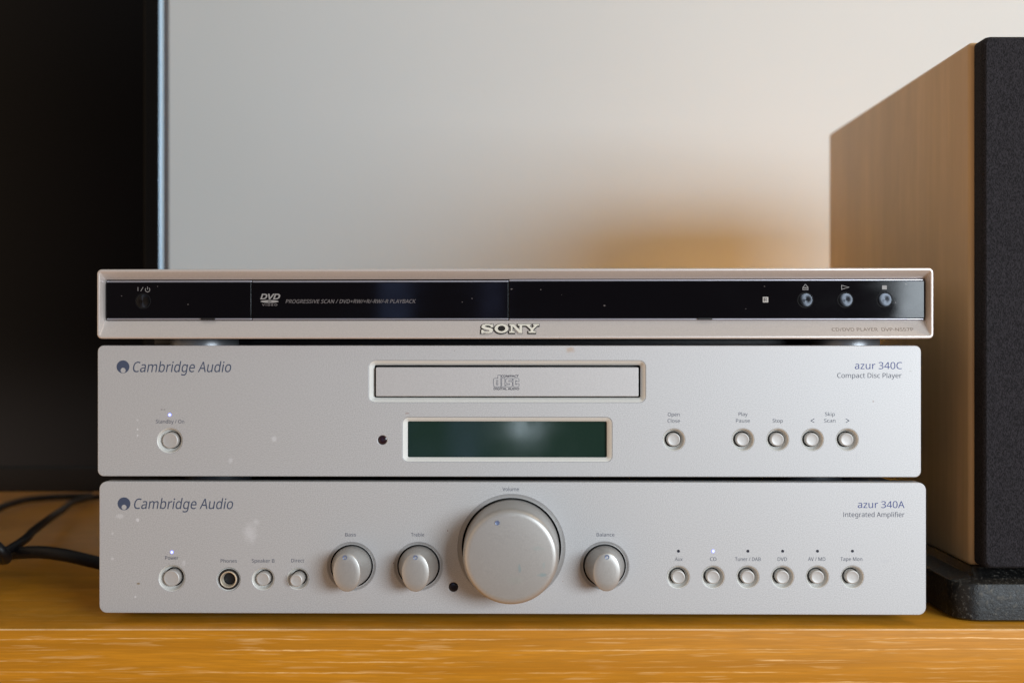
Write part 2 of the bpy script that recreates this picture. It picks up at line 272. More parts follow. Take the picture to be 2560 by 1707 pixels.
def text_polys(s, x0, x1, zb, cap, shear=0.0, space=0.0):
    """letters fitted between x0 and x1, baseline zb, capital height cap"""
    polys, pen = [], 0.0
    for ch in s:
        g = GLYPHS.get(ch, GLYPHS['-'])
        for c in g[1:]:
            polys.append([(pen + c[i], c[i + 1]) for i in range(0, len(c), 2)])
        pen += g[0] + space
    if shear:
        polys = [[(x + shear * y, y) for x, y in p] for p in polys]
    a = min(x for p in polys for x, y in p)
    b = max(x for p in polys for x, y in p)
    sx, sz = (x1 - x0) / (b - a), cap / CAP
    return [[(x0 + (x - a) * sx, zb + y * sz) for x, y in p] for p in polys]


class Device:
    """a box of electronics whose front plane crosses the view axis at y0 and is yawed by deg"""
    def __init__(self, name, y0, deg, zbase, label, cat):
        self.C = Vector((0, y0, zbase))
        self.phi = -math.radians(deg)
        self.root = link(name, None, None, self.C, (0, 0, self.phi))
        tag(self.root, label, cat)
        self.ex = Vector((math.cos(self.phi), math.sin(self.phi), 0))
        self.ey = Vector((-math.sin(self.phi), math.cos(self.phi), 0))

    def loc(self, px, py, dy=0.0):
        d = Vector(((px - 1280) / FPX, 1, (853.5 - py) / FPX))
        t = (dy + self.ey.dot(self.C - CAM)) / self.ey.dot(d)
        p = CAM + d * t - self.C
        return self.ex.dot(p), p.z

    def scale(self, px, dy=0.0):           # metres per photo pixel near px
        return abs(self.loc(px + 10, 853, dy)[0] - self.loc(px, 853, dy)[0]) / 10

    def part(self, name, me, loc=None, parent=None):
        return link(name, me, parent or self.root, loc)

    def text(self, s, xa, xb, yb, cap, mat, shear=0.0, weight=0.0, dy=0.0, surf=None, space=0.0, parent=None):
        x0, z = self.loc(xa, yb, dy)
        x1, _ = self.loc(xb, yb, dy)
        k = self.scale((xa + xb) / 2, dy)
        me = fill_mesh('lettering', text_polys(s, x0, x1, z, cap * k, shear, space), mat, offset=weight * k, surf=surf, y=-0.00004)
        return link('lettering', me, parent or self.root)


# ------------------------------------------------------------------ materials


def mat(name, color, rough=0.5, metal=0.0, spec=0.5, coat=0.0, coat_rough=0.1):
    m = bpy.data.materials.new(name)
    m.use_nodes = True
    b = m.node_tree.nodes['Principled BSDF']
    b.inputs['Base Color'].default_value = tuple(color) + (1,)
    b.inputs['Roughness'].default_value = rough
    b.inputs['Metallic'].default_value = metal
    b.inputs['Specular IOR Level'].default_value = spec
    b.inputs['Coat Weight'].default_value = coat
    b.inputs['Coat Roughness'].default_value = coat_rough
    return m


class NT:
    def __init__(self, m):
        self.m, self.n, self.l = m, m.node_tree.nodes, m.node_tree.links
        self.b = self.n['Principled BSDF']
        self.tc = self.n.new('ShaderNodeTexCoord')

    def coord(self, scale=(1, 1, 1), loc=(0, 0, 0), rot=(0, 0, 0)):
        mp = self.n.new('ShaderNodeMapping')
        mp.inputs['Scale'].default_value = scale
        mp.inputs['Location'].default_value = loc
        mp.inputs['Rotation'].default_value = rot
        self.l.new(self.tc.outputs['Object'], mp.inputs[0])
        return mp.outputs[0]

    def noise(self, vec, scale=1.0, detail=2.0, rough=0.5, dist=0.0):
        t = self.n.new('ShaderNodeTexNoise')
        t.inputs['Scale'].default_value = scale
        t.inputs['Detail'].default_value = detail
        t.inputs['Roughness'].default_value = rough
        t.inputs['Distortion'].default_value = dist
        self.l.new(vec, t.inputs['Vector'])
        return t.outputs['Fac']

    def rng(self, v, a, b, c=0.0, d=1.0, smooth=False):
        r = self.n.new('ShaderNodeMapRange')
        if smooth: r.interpolation_type = 'SMOOTHSTEP'
        for k, x in zip(('From Min', 'From Max', 'To Min', 'To Max'), (a, b, c, d)):
            r.inputs[k].default_value = x
        self.l.new(v, r.inputs['Value'])
        return r.outputs[0]

    def math(self, op, a, b=None):
        t = self.n.new('ShaderNodeMath')
        t.operation = op
        for i, x in enumerate((a, b)):
            if x is None: continue
            if isinstance(x, (int, float)): t.inputs[i].default_value = x
            else: self.l.new(x, t.inputs[i])
        return t.outputs[0]

    def mix(self, f, a, b, mode='MIX'):
        t = self.n.new('ShaderNodeMix')
        t.data_type = 'RGBA'
        t.blend_type = mode
        for s, x in (('Factor', f), ('A', a), ('B', b)):
            i = [q for q in t.inputs if q.name == s and (q.type == 'RGBA' or s == 'Factor' and q.type == 'VALUE')][0]
            if isinstance(x, (int, float)): i.default_value = x
            elif isinstance(x, tuple): i.default_value = x + (1,)
            else: self.l.new(x, i)
        return [q for q in t.outputs if q.type == 'RGBA'][0]

    def set(self, name, v):
        self.l.new(v, self.b.inputs[name])

    def bump(self, h, strength, dist):
        t = self.n.new('ShaderNodeBump')
        t.inputs['Strength'].default_value = strength
        t.inputs['Distance'].default_value = dist
        self.l.new(h, t.inputs['Height'])
        self.l.new(t.outputs[0], self.b.inputs['Normal'])

    def spot(self, x, z, rx, rz, seed=0.0, ragged=0.5, soft=0.5, scale=300):
        """mask of a stain centred at (x, z) of the object"""
        mp = self.coord((1 / rx, 0, 1 / rz), (-x / rx, 0, -z / rz))
        L = self.n.new('ShaderNodeVectorMath')
        L.operation = 'LENGTH'
        self.l.new(mp, L.inputs[0])
        nz = self.noise(self.coord((1, 1, 1), (seed, seed, 0)), scale, 3)
        d = self.math('ADD', L.outputs['Value'], self.math('MULTIPLY', self.math('SUBTRACT', nz, 0.5), ragged * 2))
        return self.rng(d, 1 - soft, 1.0, 1.0, 0.0, True)


def silver(name, color=(0.482, 0.480, 0.484), rough=0.56, metal=0.36, spots=(), grain=1.0):
    m = mat(name, color, rough, metal, 0.5)
    t = NT(m)
    g = t.noise(t.coord(), 1900, 2, 0.8)
    g2 = t.noise(t.coord((1, 1, 1), (3, 1, 2)), 14, 3)
    c = t.mix(t.rng(g, 0.3, 0.7), tuple(x * (1 - 0.21 * grain) for x in color), tuple(min(1, x * (1 + 0.21 * grain)) for x in color))
    c = t.mix(t.rng(g2, 0.3, 0.7, 0.0, 0.05), c, (0.40, 0.38, 0.36))
    for x, z, rx, rz, colr, k, seed, rag, soft in spots:
        f = t.math('MULTIPLY', t.spot(x, z, rx, rz, seed, rag, soft), k)
        c = t.mix(f, c, colr)
    t.set('Base Color', c)
    t.set('Roughness', t.rng(g, 0.3, 0.7, rough - 0.05, rough + 0.06))
    t.bump(g, 0.05 * grain, 0.0002)
    return m


BLACK_HOLE = mat('black_gap', (0.006, 0.006, 0.007), 0.7, spec=0.2)
BLACK_METAL = mat('black_painted_steel', (0.012, 0.012, 0.014), 0.42)
t = NT(BLACK_METAL)
t.bump(t.noise(t.coord(), 900, 2), 0.15, 0.0003)
BLACK_PLASTIC = mat('black_plastic', (0.012, 0.012, 0.013), 0.35)
RUBBER = mat('dark_grey_rubber', (0.035, 0.038, 0.045), 0.45)
CHROME = mat('polished_chrome', (0.85, 0.76, 0.62), 0.34, 0.65)
INK = mat('blue_grey_ink', (0.045, 0.062, 0.110), 0.6)
INK_BLUE = mat('azure_blue_ink', (0.012, 0.030, 0.18), 0.55)
INK_SMALL = mat('slate_ink', (0.035, 0.042, 0.075), 0.6)
INK_BLACK = mat('black_ink', (0.03, 0.03, 0.05), 0.6)
INK_BROWN = mat('brown_grey_ink', (0.16, 0.11, 0.08), 0.6)
PRINT_GREY = mat('warm_grey_print', (0.17, 0.15, 0.15), 0.6)
PRINT_LIGHT = mat('pale_grey_print', (0.27, 0.255, 0.25), 0.6)
PRINT_DIM = mat('dim_grey_print', (0.12, 0.105, 0.105), 0.6)
DOT = mat('blue_grey_enamel', (0.12, 0.16, 0.28), 0.30)
LED_OFF = mat('unlit_lamp_hole', (0.008, 0.008, 0.02), 0.3)
LED_ON = mat('lit_blue_lamp', (0.2, 0.25, 0.9), 0.3)
LED_ON.node_tree.nodes['Principled BSDF'].inputs['Emission Color'].default_value = (0.16, 0.17, 1.0, 1)
LED_ON.node_tree.nodes['Principled BSDF'].inputs['Emission Strength'].default_value = 2.2
LED_CORE = mat('lit_blue_lamp_core', (0.6, 0.7, 0.9), 0.3)
LED_CORE.node_tree.nodes['Principled BSDF'].inputs['Emission Color'].default_value = (0.62, 0.72, 1.0, 1)
LED_CORE.node_tree.nodes['Principled BSDF'].inputs['Emission Strength'].default_value = 1.6
KNOB = silver('satin_silver_knob', (0.43, 0.415, 0.395), 0.42, 0.60, grain=0.25)
BEZEL = silver('satin_silver_bezel', (0.74, 0.73, 0.69), 0.40, 0.08, grain=0.3)
CAPMAT = silver('satin_silver_button', (0.47, 0.455, 0.44), 0.50, 0.30, grain=0.3)

# ------------------------------------------------------------------ shared small meshes


def bezel_mesh(R, r, gap_depth=0.006):
    """dished ring let into the panel, with the dark shaft behind it"""
    prof = [(R, -0.00012), (R - 0.0002, -0.00002)]
    for k in range(1, 7):
        a = k / 6
        prof.append((R - 0.0002 - (R - 0.0002 - r) * a, 0.0038 * (1 - (1 - a) ** 1.4)))
    rings = [circ(q[0], q[1]) for q in prof] + [circ(r, 0.0043), circ(r, gap_depth)]
    bands = [0] * (len(prof)) + [1]
    return loft('bezel', rings, [BEZEL, BLACK_HOLE], bands, capmat=1)


def cap_mesh(r, front, back=0.0055, m=None):
    prof = [(r, back), (r, front + 0.0006), (r - 0.0002, front + 0.00018), (r - 0.0006, front)]
    prof += [(r - 0.0010, front + 0.00008), (r * 0.6, front + 0.00016), (r * 0.25, front + 0.0002)]
    return loft('button', [circ(a, b) for a, b in prof], [m or CAPMAT])


def add_button(dev, px, py, Rpx, rpx, cpx, front, cx=None, cz=None, meshes={}):
    """R: dish, r: shaft, c: cap (photo px radii)"""
    key = (round(Rpx), round(rpx), round(cpx), front)
    k = dev.scale(1280)
    if key not in meshes:
        meshes[key] = (cap_mesh(cpx * k, front), bezel_mesh(Rpx * k, rpx * k))
    x, z = dev.loc(px, py)
    b = dev.part('button', meshes[key][0], (x, 0, z))
    link('bezel', meshes[key][1], b)
    return (x, z, Rpx * k)


def add_lamp(dev, px, py, lit):
    k = dev.scale(px)
    x, z = dev.loc(px, py)
    if lit:
        r = 4.0 * k
        me = loft('indicator_light', [circ(r, 0.0, 20), circ(r, -0.00012, 20), circ(r * 0.62, -0.00022, 20), circ(r * 0.60, -0.00023, 20), circ(r * 0.2, -0.0003, 20)],
                  [LED_ON, LED_CORE], [0, 0, 0, 1], capmat=1)
    else:
        r = 3.7 * k
        me = loft('indicator_light', [circ(r, 0.0, 20), circ(r, -0.00008, 20), circ(r * 0.6, -0.00003, 20)], [LED_OFF])
    dev.part('indicator_light', me, (x, 0, z))


def circle_poly(x, z, r, n=48):
    return [(x + r * math.cos(2 * math.pi * k / n), z + r * math.sin(2 * math.pi * k / n)) for k in range(n)]


def front_panel(dev, xa, xb, ya, yb, rad, holes, m, thick=0.008):
    (x0, _), (x1, _) = dev.loc(xa, 900), dev.loc(xb, 900)
    xm = (xa + xb) / 2
    z1, z0 = dev.loc(xm, ya)[1], dev.loc(xm, yb)[1]
    me = fill_mesh('front_panel', [rrect(x0, x1, z0, z1, rad)] + holes, m, thick, 0.0004)
    p = dev.part('front_panel', me)
    return p, (x0, x1, z0, z1)


def emblem(dev, px, py, r, px2, py2, r2):
    k = dev.scale(px)
    x, z = dev.loc(px, py)
    x2, z2 = dev.loc(px2, py2)
    me = fill_mesh('round_emblem', [circle_poly(x, z, r * k), circle_poly(x2, z2, r2 * k, 28)], INK, y=-0.00004)
    dev.part('round_emblem', me)


def foot_mesh(r, h, m, n=40):
    """a round foot standing on z = 0"""
    bm = bmesh.new()
    prof = [(r * 0.96, 0), (r, h * 0.12), (r, h * 0.75), (r * 0.97, h)]
    rings = [[bm.verts.new((a * math.cos(2 * math.pi * k / n), a * math.sin(2 * math.pi * k / n), b)) for k in range(n)] for a, b in prof]
    for i in range(len(rings) - 1):
        for k in range(n):
            bm.faces.new((rings[i][k], rings[i][(k + 1) % n], rings[i + 1][(k + 1) % n], rings[i + 1][k]))
    bm.faces.new(rings[0])
    bm.faces.new(rings[-1])
    return bm_mesh('foot', bm, m)


# ================================================================== THE SETTING
WALL = mat('painted_wall', (0.70, 0.68, 0.66), 0.85)
t = NT(WALL)
t.bump(t.noise(t.coord(), 180, 5, 0.7), 0.25, 0.0012)
t.set('Base Color', t.mix(t.rng(t.noise(t.coord(), 2.5, 3), 0.3, 0.7), (0.61, 0.615, 0.605), (0.64, 0.645, 0.635)))
wall = link('wall', box_mesh('wall', -2.2, 2.2, 0.562, 0.66, -0.75, 1.7, WALL))
tag(wall, 'plain pale grey wall behind the whole stack', None, None, 'structure')

# honey coloured wooden cabinet with a long grain
def wood(name, axis, c_dark, c_mid, c_pale, rough, streak=1.0, coat=0.0):
    m = mat(name, c_mid, rough, 0, 0.4, coat, 0.22)
    t = NT(m)
    # long slow bands + fine pores running along x (axis 'x') or z (axis 'z')
    s1 = {'x': (2.2, 14, 130), 'z': (60, 30, 2.0)}[axis]
    s2 = {'x': (48, 75, 1100), 'z': (420, 200, 8)}[axis]
    s3 = {'x': (34, 200, 620), 'z': (700, 400, 16)}[axis]
    warp = t.noise(t.coord({'x': (2.2, 2, 5), 'z': (5, 5, 2)}[axis]), 1.0, 2)
    wv = t.n.new('ShaderNodeVectorMath')
    wv.operation = 'ADD'
    cmb = t.n.new('ShaderNodeCombineXYZ')
    t.l.new(t.math('MULTIPLY', warp, 0.02), cmb.inputs[2 if axis == 'x' else 0])
    t.l.new(t.tc.outputs['Object'], wv.inputs[0])
    t.l.new(cmb.outputs[0], wv.inputs[1])

    def wcoord(sc):
        mp = t.n.new('ShaderNodeMapping')
        mp.inputs['Scale'].default_value = sc
        t.l.new(wv.outputs[0], mp.inputs[0])
        return mp.outputs[0]
    a = t.noise(wcoord(s1), 1, 4, 0.6)
    b = t.noise(wcoord(s2), 1, 3, 0.6)
    c3 = t.noise(wcoord(s3), 1, 2, 0.5)
    c = t.mix(t.rng(a, 0.32, 0.68), c_dark, c_mid)
    c = t.mix(t.rng(b, 0.35, 0.65, 0.0, 0.62 if axis == 'x' else 0.35), c, tuple(x * 0.62 for x in c_mid))
    c = t.mix(t.math('MULTIPLY', t.rng(c3, 0.58, 0.70, 0, 0.32 * streak), t.rng(b, 0.35, 0.6)), c, c_pale)
    if axis == 'x':
        # long pale pore lines, a few millimetres apart, wavering and broken
        sx = t.n.new('ShaderNodeSeparateXYZ')
        t.l.new(t.tc.outputs['Object'], sx.inputs[0])
        ph = t.math('ADD', t.math('MULTIPLY', t.math('ADD', sx.outputs[2], sx.outputs[1]), 6.2832 / 0.0056), t.math('MULTIPLY', t.noise(t.coord((2.2, 2.2, 6)), 1, 2, 0.5), 7.0))
        ph = t.math('ADD', ph, t.math('MULTIPLY', t.noise(t.coord((35, 60, 200)), 1, 3, 0.6), 2.4))
        ln = t.rng(t.math('SINE', ph), 0.88, 0.99)
        br = t.rng(t.noise(t.coord((7, 120, 190), (4, 2, 7)), 1, 4, 0.7), 0.46, 0.62)
        br2 = t.rng(t.noise(t.coord((160, 300, 900)), 1, 2, 0.6), 0.35, 0.6, 0.35, 1.0)
        c = t.mix(t.math('MULTIPLY', t.math('MULTIPLY', ln, br), t.math('MULTIPLY', br2, 0.85 * streak)), c, c_pale)
    t.set('Base Color', c)
    t.bump(t.math('ADD', b, c3), 0.12, 0.0003)
    return m, t, c


OAK, to, oc = wood('honey_oak_veneer', 'x', (0.49, 0.195, 0.012), (0.64, 0.28, 0.022), (0.70, 0.38, 0.11), 0.34, coat=0.25)
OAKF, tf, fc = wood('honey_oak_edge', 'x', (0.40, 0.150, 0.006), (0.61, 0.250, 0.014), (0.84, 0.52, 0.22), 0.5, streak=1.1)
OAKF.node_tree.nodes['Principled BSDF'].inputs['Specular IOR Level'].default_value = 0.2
# pale line along the top arris, broken up by noise
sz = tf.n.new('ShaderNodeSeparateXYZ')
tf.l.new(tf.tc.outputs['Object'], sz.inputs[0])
pale_line = tf.math('MULTIPLY', tf.rng(sz.outputs[2], -0.0008, -0.0003, 0, 1), tf.rng(tf.noise(tf.coord((18, 1, 1)), 1, 5, 0.7), 0.30, 0.55, 0.15, 0.85))
tf.set('Base Color', tf.mix(pale_line, fc, (0.80, 0.56, 0.32)))

EDGE_Y = -0.009
cab = link('tv_cabinet', None, None, (0, 0, 0))
tag(cab, 'long honey coloured wooden cabinet with straight pale grain under everything', 'cabinet')
link('top_board', box_mesh('top_board', -1.3, 1.1, EDGE_Y + 0.0012, 0.560, -0.046, 0.0, OAK, 0.0003), cab)
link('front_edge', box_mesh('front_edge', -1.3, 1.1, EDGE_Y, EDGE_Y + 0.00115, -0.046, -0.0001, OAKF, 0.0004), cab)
link('side_panel', box_mesh('side_panel', -1.29, -1.272, 0.012, 0.55, -0.70, -0.0462, OAK, 0.0005), cab)
link('side_panel', box_mesh('side_panel', 1.072, 1.09, 0.012, 0.55, -0.70, -0.0462, OAK, 0.0005), cab)
link('door', box_mesh('door', -1.27, -0.102, 0.012, 0.030, -0.69, -0.050, OAKF, 0.001), cab)
link('door', box_mesh('door', -0.098, 1.07, 0.012, 0.030, -0.69, -0.050, OAKF, 0.001), cab)


# ================================================================== AMPLIFIER (lowest)
AMP = Device('amplifier', 0.0, 0.6, 0.0, 'silver amplifier with large volume knob at the bottom of the stack', 'amplifier')
D = AMP
k = D.scale(1280)
btn = [(429.7, 1444.3, 33, 24, 20.5, -0.0008), (658, 1446.5, 28, 19.5, 17.3, -0.0004), (744.8, 1446, 27.3, 19, 16.0, -0.0042)]
btn += [(x, 1441.8, 28.3, 20, 17, -0.0003) for x in (1695.8, 1782.7, 1869.5, 1956.4, 2043.5, 2131)]
holes = []
for b in btn:
    x, z, R = add_button(D, *b)
    holes.append(circle_poly(x, z, R - 0.0001))
knobs = [(878.5, 1415, 60.5, 53.5, 49.5), (1046, 1415, 60.5, 53.5, 49.5), (1511.5, 1414, 60.5, 53.5, 49.5)]
vol = (1278.5, 1369, 134, 124.5, 119.5)
for px, py, R, _, _ in knobs + [vol]:
    x, z = D.loc(px, py)
    holes.append(circle_poly(x, z, R * k - 0.0001, 96))
jx, jz = D.loc(572, 1447.3)
holes.append(circle_poly(jx, jz, 29 * k))
ix, iz = D.loc(1133.6, 1466.7)
holes.append(circle_poly(ix, iz, 11.9 * k))


def S(dev, px, py, rx, ry, col, kf, seed=0.0, rag=0.5, soft=0.6):
    x, z = dev.loc(px, py)
    kk = dev.scale(px)
    return (x, z, rx * kk, ry * kk, col, kf, seed, rag, soft)


PALE, BROWN, GREY = (0.85, 0.86, 0.90), (0.40, 0.24, 0.12), (0.40, 0.40, 0.42)
PANEL_A = silver('satin_silver_panel', spots=[
    S(D, 626, 1332, 24, 34, PALE, 0.30, 1, 0.45, 1.0), S(D, 640, 1304, 12, 14, PALE, 0.22, 2, 0.4, 1.0), S(D, 344, 1299, 5, 6, PALE, 0.5, 3),
    S(D, 300, 1290, 12, 9, PALE, 0.25, 4), S(D, 281, 1396, 6, 6, PALE, 0.3, 5), S(D, 338, 1491, 3.5, 3.5, PALE, 0.5, 6),
    S(D, 345.5, 1458, 6, 3, (0.20, 0.13, 0.02), 0.75, 7), S(D, 281, 1333, 4, 4, PALE, 0.3, 8), S(D, 2212, 1402, 14, 5, GREY, 0.25, 9),
    S(D, 1119, 1326, 2, 2, (0.15, 0.05, 0.03), 0.8, 9), S(D, 984, 1407, 1.6, 2.5, (0.15, 0.05, 0.03), 0.8, 9),
    S(D, 1407, 1452, 2, 2, (0.3, 0.15, 0.1), 0.6, 9), S(D, 1716, 1345, 2, 2, GREY, 0.6, 9), S(D, 460, 1406, 6, 10, PALE, 0.2, 10)])
panelA, (ax0, ax1, az0, az1) = front_panel(D, 248, 2315.4, 1204.5, 1534, 0.0040, holes, PANEL_A)
# headphone socket
j = D.part('headphone_socket', loft('headphone_socket', [circ(28.6 * k, -0.0001), circ(28.6 * k, 0.0003), circ(26.6 * k, 0.0004), circ(26.6 * k, 0.0002), circ(25.6 * k, -0.0003), circ(22 * k, -0.0003), circ(21.5 * k, 0.003)],
           [BEZEL, BLACK_PLASTIC], [0, 0, 1, 1, 1, 1], cap1=True, capmat=1), (jx, 0, jz))
link('socket_ring', loft('socket_ring', [circ(21.2 * k, 0.002), circ(21.2 * k, -0.0006), circ(20 * k, -0.0010), circ(18.5 * k, -0.0009), circ(16.0 * k, 0.0004), circ(15.2 * k, 0.002), circ(14.8 * k, 0.012)],
     [CHROME, BLACK_HOLE], [0, 0, 0, 0, 0, 1], capmat=1), j)
# remote sensor eye
D.part('sensor_window', loft('sensor_window', [circ(11.9 * k, 0.0004, 32), circ(9 * k, 0.00025, 32), circ(4 * k, 0.00015, 32)], [mat('dark_sensor', (0.01, 0.008, 0.012), 0.2)]), (ix, 0, iz))


def ring_bezel(R, r, n=72):
    prof = [(R, -0.0001), (R - 0.0002, -0.00002), (R - 0.0005, 0.0002), ((R + r) / 2, 0.0006), (r, 0.0009)]
    return loft('bezel', [circ(a, b, n) for a, b in prof] + [circ(r, 0.004, n), circ(r, 0.007, n)], [BEZEL2, BLACK_HOLE], [0, 0, 0, 0, 1, 1], capmat=1)


BEZEL2 = silver('satin_silver_knob_surround', (0.46, 0.455, 0.455), 0.45, 0.40, grain=0.3)


def small_knob_mesh(rb, rx, rz, h, n=72):
    """round skirt sweeping forward into an upright oval grip"""
    rings = [circ(rb, 0.006, n), circ(rb, -0.0002, n), circ(rb - 0.0002, -0.0008, n)]
    for a in (0.10, 0.22, 0.36, 0.52, 0.68, 0.82, 0.92):
        e = a ** 0.62
        rings.append(circ(rb + (rx - rb) * (e * 1.0), -0.0008 - (h - 0.0022) * a, n, rb + (rz - rb) * a))
    rings.append(circ(rx - 0.0001, -(h - 0.0007), n, rz - 0.0001))
    rings.append(circ(rx - 0.0003, -(h - 0.0003), n, rz - 0.0003))
    rings.append(circ(rx - 0.0007, -(h - 0.0001), n, rz - 0.0007))
    rings.append(circ(rx * 0.6, -(h + 0.0002), n, rz * 0.6))
    rings.append(circ(rx * 0.2, -(h + 0.0003), n, rz * 0.2))
    return loft('tone_knob', rings, [KNOB], smooth=50)


def dot_mesh(r):
    return loft('pointer_dot', [circ(r, 0.0, 20), circ(r, -0.00015, 20), circ(r * 0.8, -0.00005, 20), circ(r * 0.4, 0.0001, 20)], [DOT])


skm = small_knob_mesh(49.5 * k, 34.5 * k, 47.5 * k, 0.0152)
skb = ring_bezel(60.5 * k, 53.5 * k)
sdm = dot_mesh(5.4 * k)
for i, (px, py, R, r, c) in enumerate(knobs):
    x, z = D.loc(px, py)
    kn = D.part('tone_knob' if i < 2 else 'balance_knob', skm, (x, 0, z))
    kn.rotation_euler = (0, math.radians((-2, 0, 1)[i]), 0)
    link('bezel', skb, kn)
    link('pointer_dot', sdm, kn, ((-0.0006, 0, 0)[i], -0.0153, 37 * k))
# volume knob
VX, VZ = D.loc(vol[0], vol[1])
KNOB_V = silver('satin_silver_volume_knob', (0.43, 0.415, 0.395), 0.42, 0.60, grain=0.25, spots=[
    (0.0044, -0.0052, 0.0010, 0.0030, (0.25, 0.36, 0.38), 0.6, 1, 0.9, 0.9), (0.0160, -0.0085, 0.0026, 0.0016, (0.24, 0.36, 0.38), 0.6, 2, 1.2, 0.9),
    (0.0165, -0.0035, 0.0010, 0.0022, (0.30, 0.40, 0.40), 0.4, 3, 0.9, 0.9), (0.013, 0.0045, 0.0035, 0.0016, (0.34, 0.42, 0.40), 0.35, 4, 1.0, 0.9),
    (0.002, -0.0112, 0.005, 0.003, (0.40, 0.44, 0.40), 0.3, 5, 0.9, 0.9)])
rb, rf, h = 119.5 * k, 113.5 * k, 0.0245
prof = [(rb, 0.006), (rb, -0.0002), (rb - 0.0002, -0.0008), (rb - 0.0005, -0.006), (rb - 0.0008, -0.014), (rf + 0.0005, -0.0205), (rf + 0.0002, -0.0222), (rf - 0.0003, -0.0233), (rf - 0.0009, -0.0240), (rf - 0.0017, -0.02445), (rf - 0.0032, -h - 0.0001), (rf * 0.55, -h - 0.0005), (rf * 0.2, -h - 0.0007)]
vk = D.part('volume_knob', loft('volume_knob', [circ(a, b, 128) for a, b in prof], [KNOB_V], smooth=50), (VX, 0, VZ))
link('bezel', ring_bezel(134 * k, 124.5 * k, 128), vk)
ang = math.radians(112)
link('pointer_dot', dot_mesh(5.6 * k), vk, (-0.0067, -h - 0.0004, 0.0172))

emblem(D, 310, 1258.6, 16, 310.2, 1267.3, 6.3)
D.text('Cambridge Audio', 335.3, 582.8, 1271.3, 25.5, INK, shear=0.20, weight=0.12)
for s, a, b, y, c in (('Power', 413.1, 446, 1398, 8.6), ('Phones', 551.6, 592.4, 1405.5, 8.6), ('Speaker B', 629.4, 686.3, 1405.3, 8.6), ('Direct', 728.2, 760.3, 1404.7, 8.6),
                      ('Bass', 862.9, 889.8, 1340.1, 8.6), ('Treble', 1027.6, 1060.3, 1340.1, 8.6), ('Volume', 1256.2, 1297.2, 1226.5, 8.8), ('Balance', 1491.5, 1536.1, 1340.2, 8.8),
                      ('Aux', 1687.3, 1706.5, 1401.2, 9), ('CD', 1775, 1791, 1401.2, 9), ('Tuner / DAB', 1837.4, 1901.6, 1401.2, 9), ('DVD', 1944, 1967.4, 1401.2, 9),
                      ('AV / MD', 2020, 2063.4, 1401, 9), ('Tape Mon', 2101, 2155.6, 1401, 9)):
    D.text(s, a, b, y, c, INK_SMALL)
D.text('azur 340A', 2144.5, 2261.3, 1269, 17, INK_BLUE)
D.text('Integrated Amplifier', 2108.7, 2261.3, 1291.4, 12, INK_SMALL)
add_lamp(D, 429.7, 1379.5, True)
for i, x in enumerate((1696, 1782.8, 1869.6, 1956.5, 2043.6, 2131)):
    add_lamp(D, x, 1377, i == 1)
D.part('chassis', box_mesh('chassis', ax0 + 0.004, ax1 - 0.004, 0.0082, 0.300, 0.0046, az1 - 0.004, BLACK_METAL, 0.0015))
fm = foot_mesh(0.019, 0.0046, RUBBER)
for x in (-0.17, 0.17):
    for y in (0.045, 0.26):
        D.part('foot', fm, (x, y, 0.0))
LID_A = az1 - 0.004

# ================================================================== CD PLAYER (middle)
CDP = Device('cd_player', 0.002, 0.6, LID_A, 'silver disc player with green display in the middle of the stack', 'disc player')
D = CDP
k = D.scale(1280)
btn = [(424.5, 1100.9, 31.7, 22.3, 20.3, 0.0004)] + [(x, 1098.8, 27.8, 20, 16.8, 0.0004) for x in (1684.6, 1857.2, 1944, 2031, 2118)]
holes = []
for b in btn:
    x, z, R = add_button(D, *b)
    holes.append(circle_poly(x, z, R - 0.0001))
ix, iz = D.loc(955.9, 1099.7)
holes.append(circle_poly(ix, iz, 11.5 * k))


def rect(dev, xa, xb, ya, yb, dy=0.0):
    (x0, z1), (x1, z0) = dev.loc(xa, ya, dy), dev.loc(xb, yb, dy)
    return x0, x1, z0, z1


tray_o = rect(D, 923.2, 1613.7, 901.7, 1005.5)
tray_i = rect(D, 935.6, 1601.4, 912.8, 993.8, 0.0022)
disp_o = rect(D, 1007.2, 1529.7, 1043.2, 1153.7)
disp_i = rect(D, 1019.5, 1517.0, 1052.7, 1142.8, 0.0022)
holes += [rrect(*tray_o, 0.0032), rrect(*disp_o, 0.0030)]
PANEL_C = silver('satin_silver_panel', spots=[
    S(D, 685.5, 1096.5, 9, 10, PALE, 0.3, 1, 0.3, 0.7), S(D, 577, 1150, 8, 10, PALE, 0.28, 2, 0.4, 0.8), S(D, 344, 1073, 3, 4, PALE, 0.55, 3), S(D, 344, 1088, 3, 4, PALE, 0.55, 4),
    S(D, 1424, 873, 15, 11, BROWN, 0.42, 5, 0.8, 0.9), S(D, 404.5, 1023.5, 3.6, 1.3, (0.05, 0.03, 0.03), 0.8, 6, 0.5), S(D, 411, 1023.3, 3, 1.3, (0.05, 0.03, 0.03), 0.8, 7, 0.5),
    S(D, 1018, 1033, 7, 2, (0.25, 0.1, 0.06), 0.55, 8, 0.9), S(D, 2183, 1003, 2, 3, (0.2, 0.1, 0.06), 0.6, 9), S(D, 2276, 928, 5, 2, (0.3, 0.28, 0.26), 0.5, 10),
    S(D, 2156.5, 1088, 2.5, 4, GREY, 0.5, 11), S(D, 2141, 1140, 2.5, 16, GREY, 0.35, 12, 0.4), S(D, 1136, 877, 1.5, 1.5, (0.1, 0.1, 0.1), 0.7, 13), S(D, 344, 1050, 4, 4, PALE, 0.25, 14)])
panelC, (cx0, cx1, cz0, cz1) = front_panel(D, 244, 2302.8, 863.6, 1191.3, 0.0032, holes, PANEL_C)


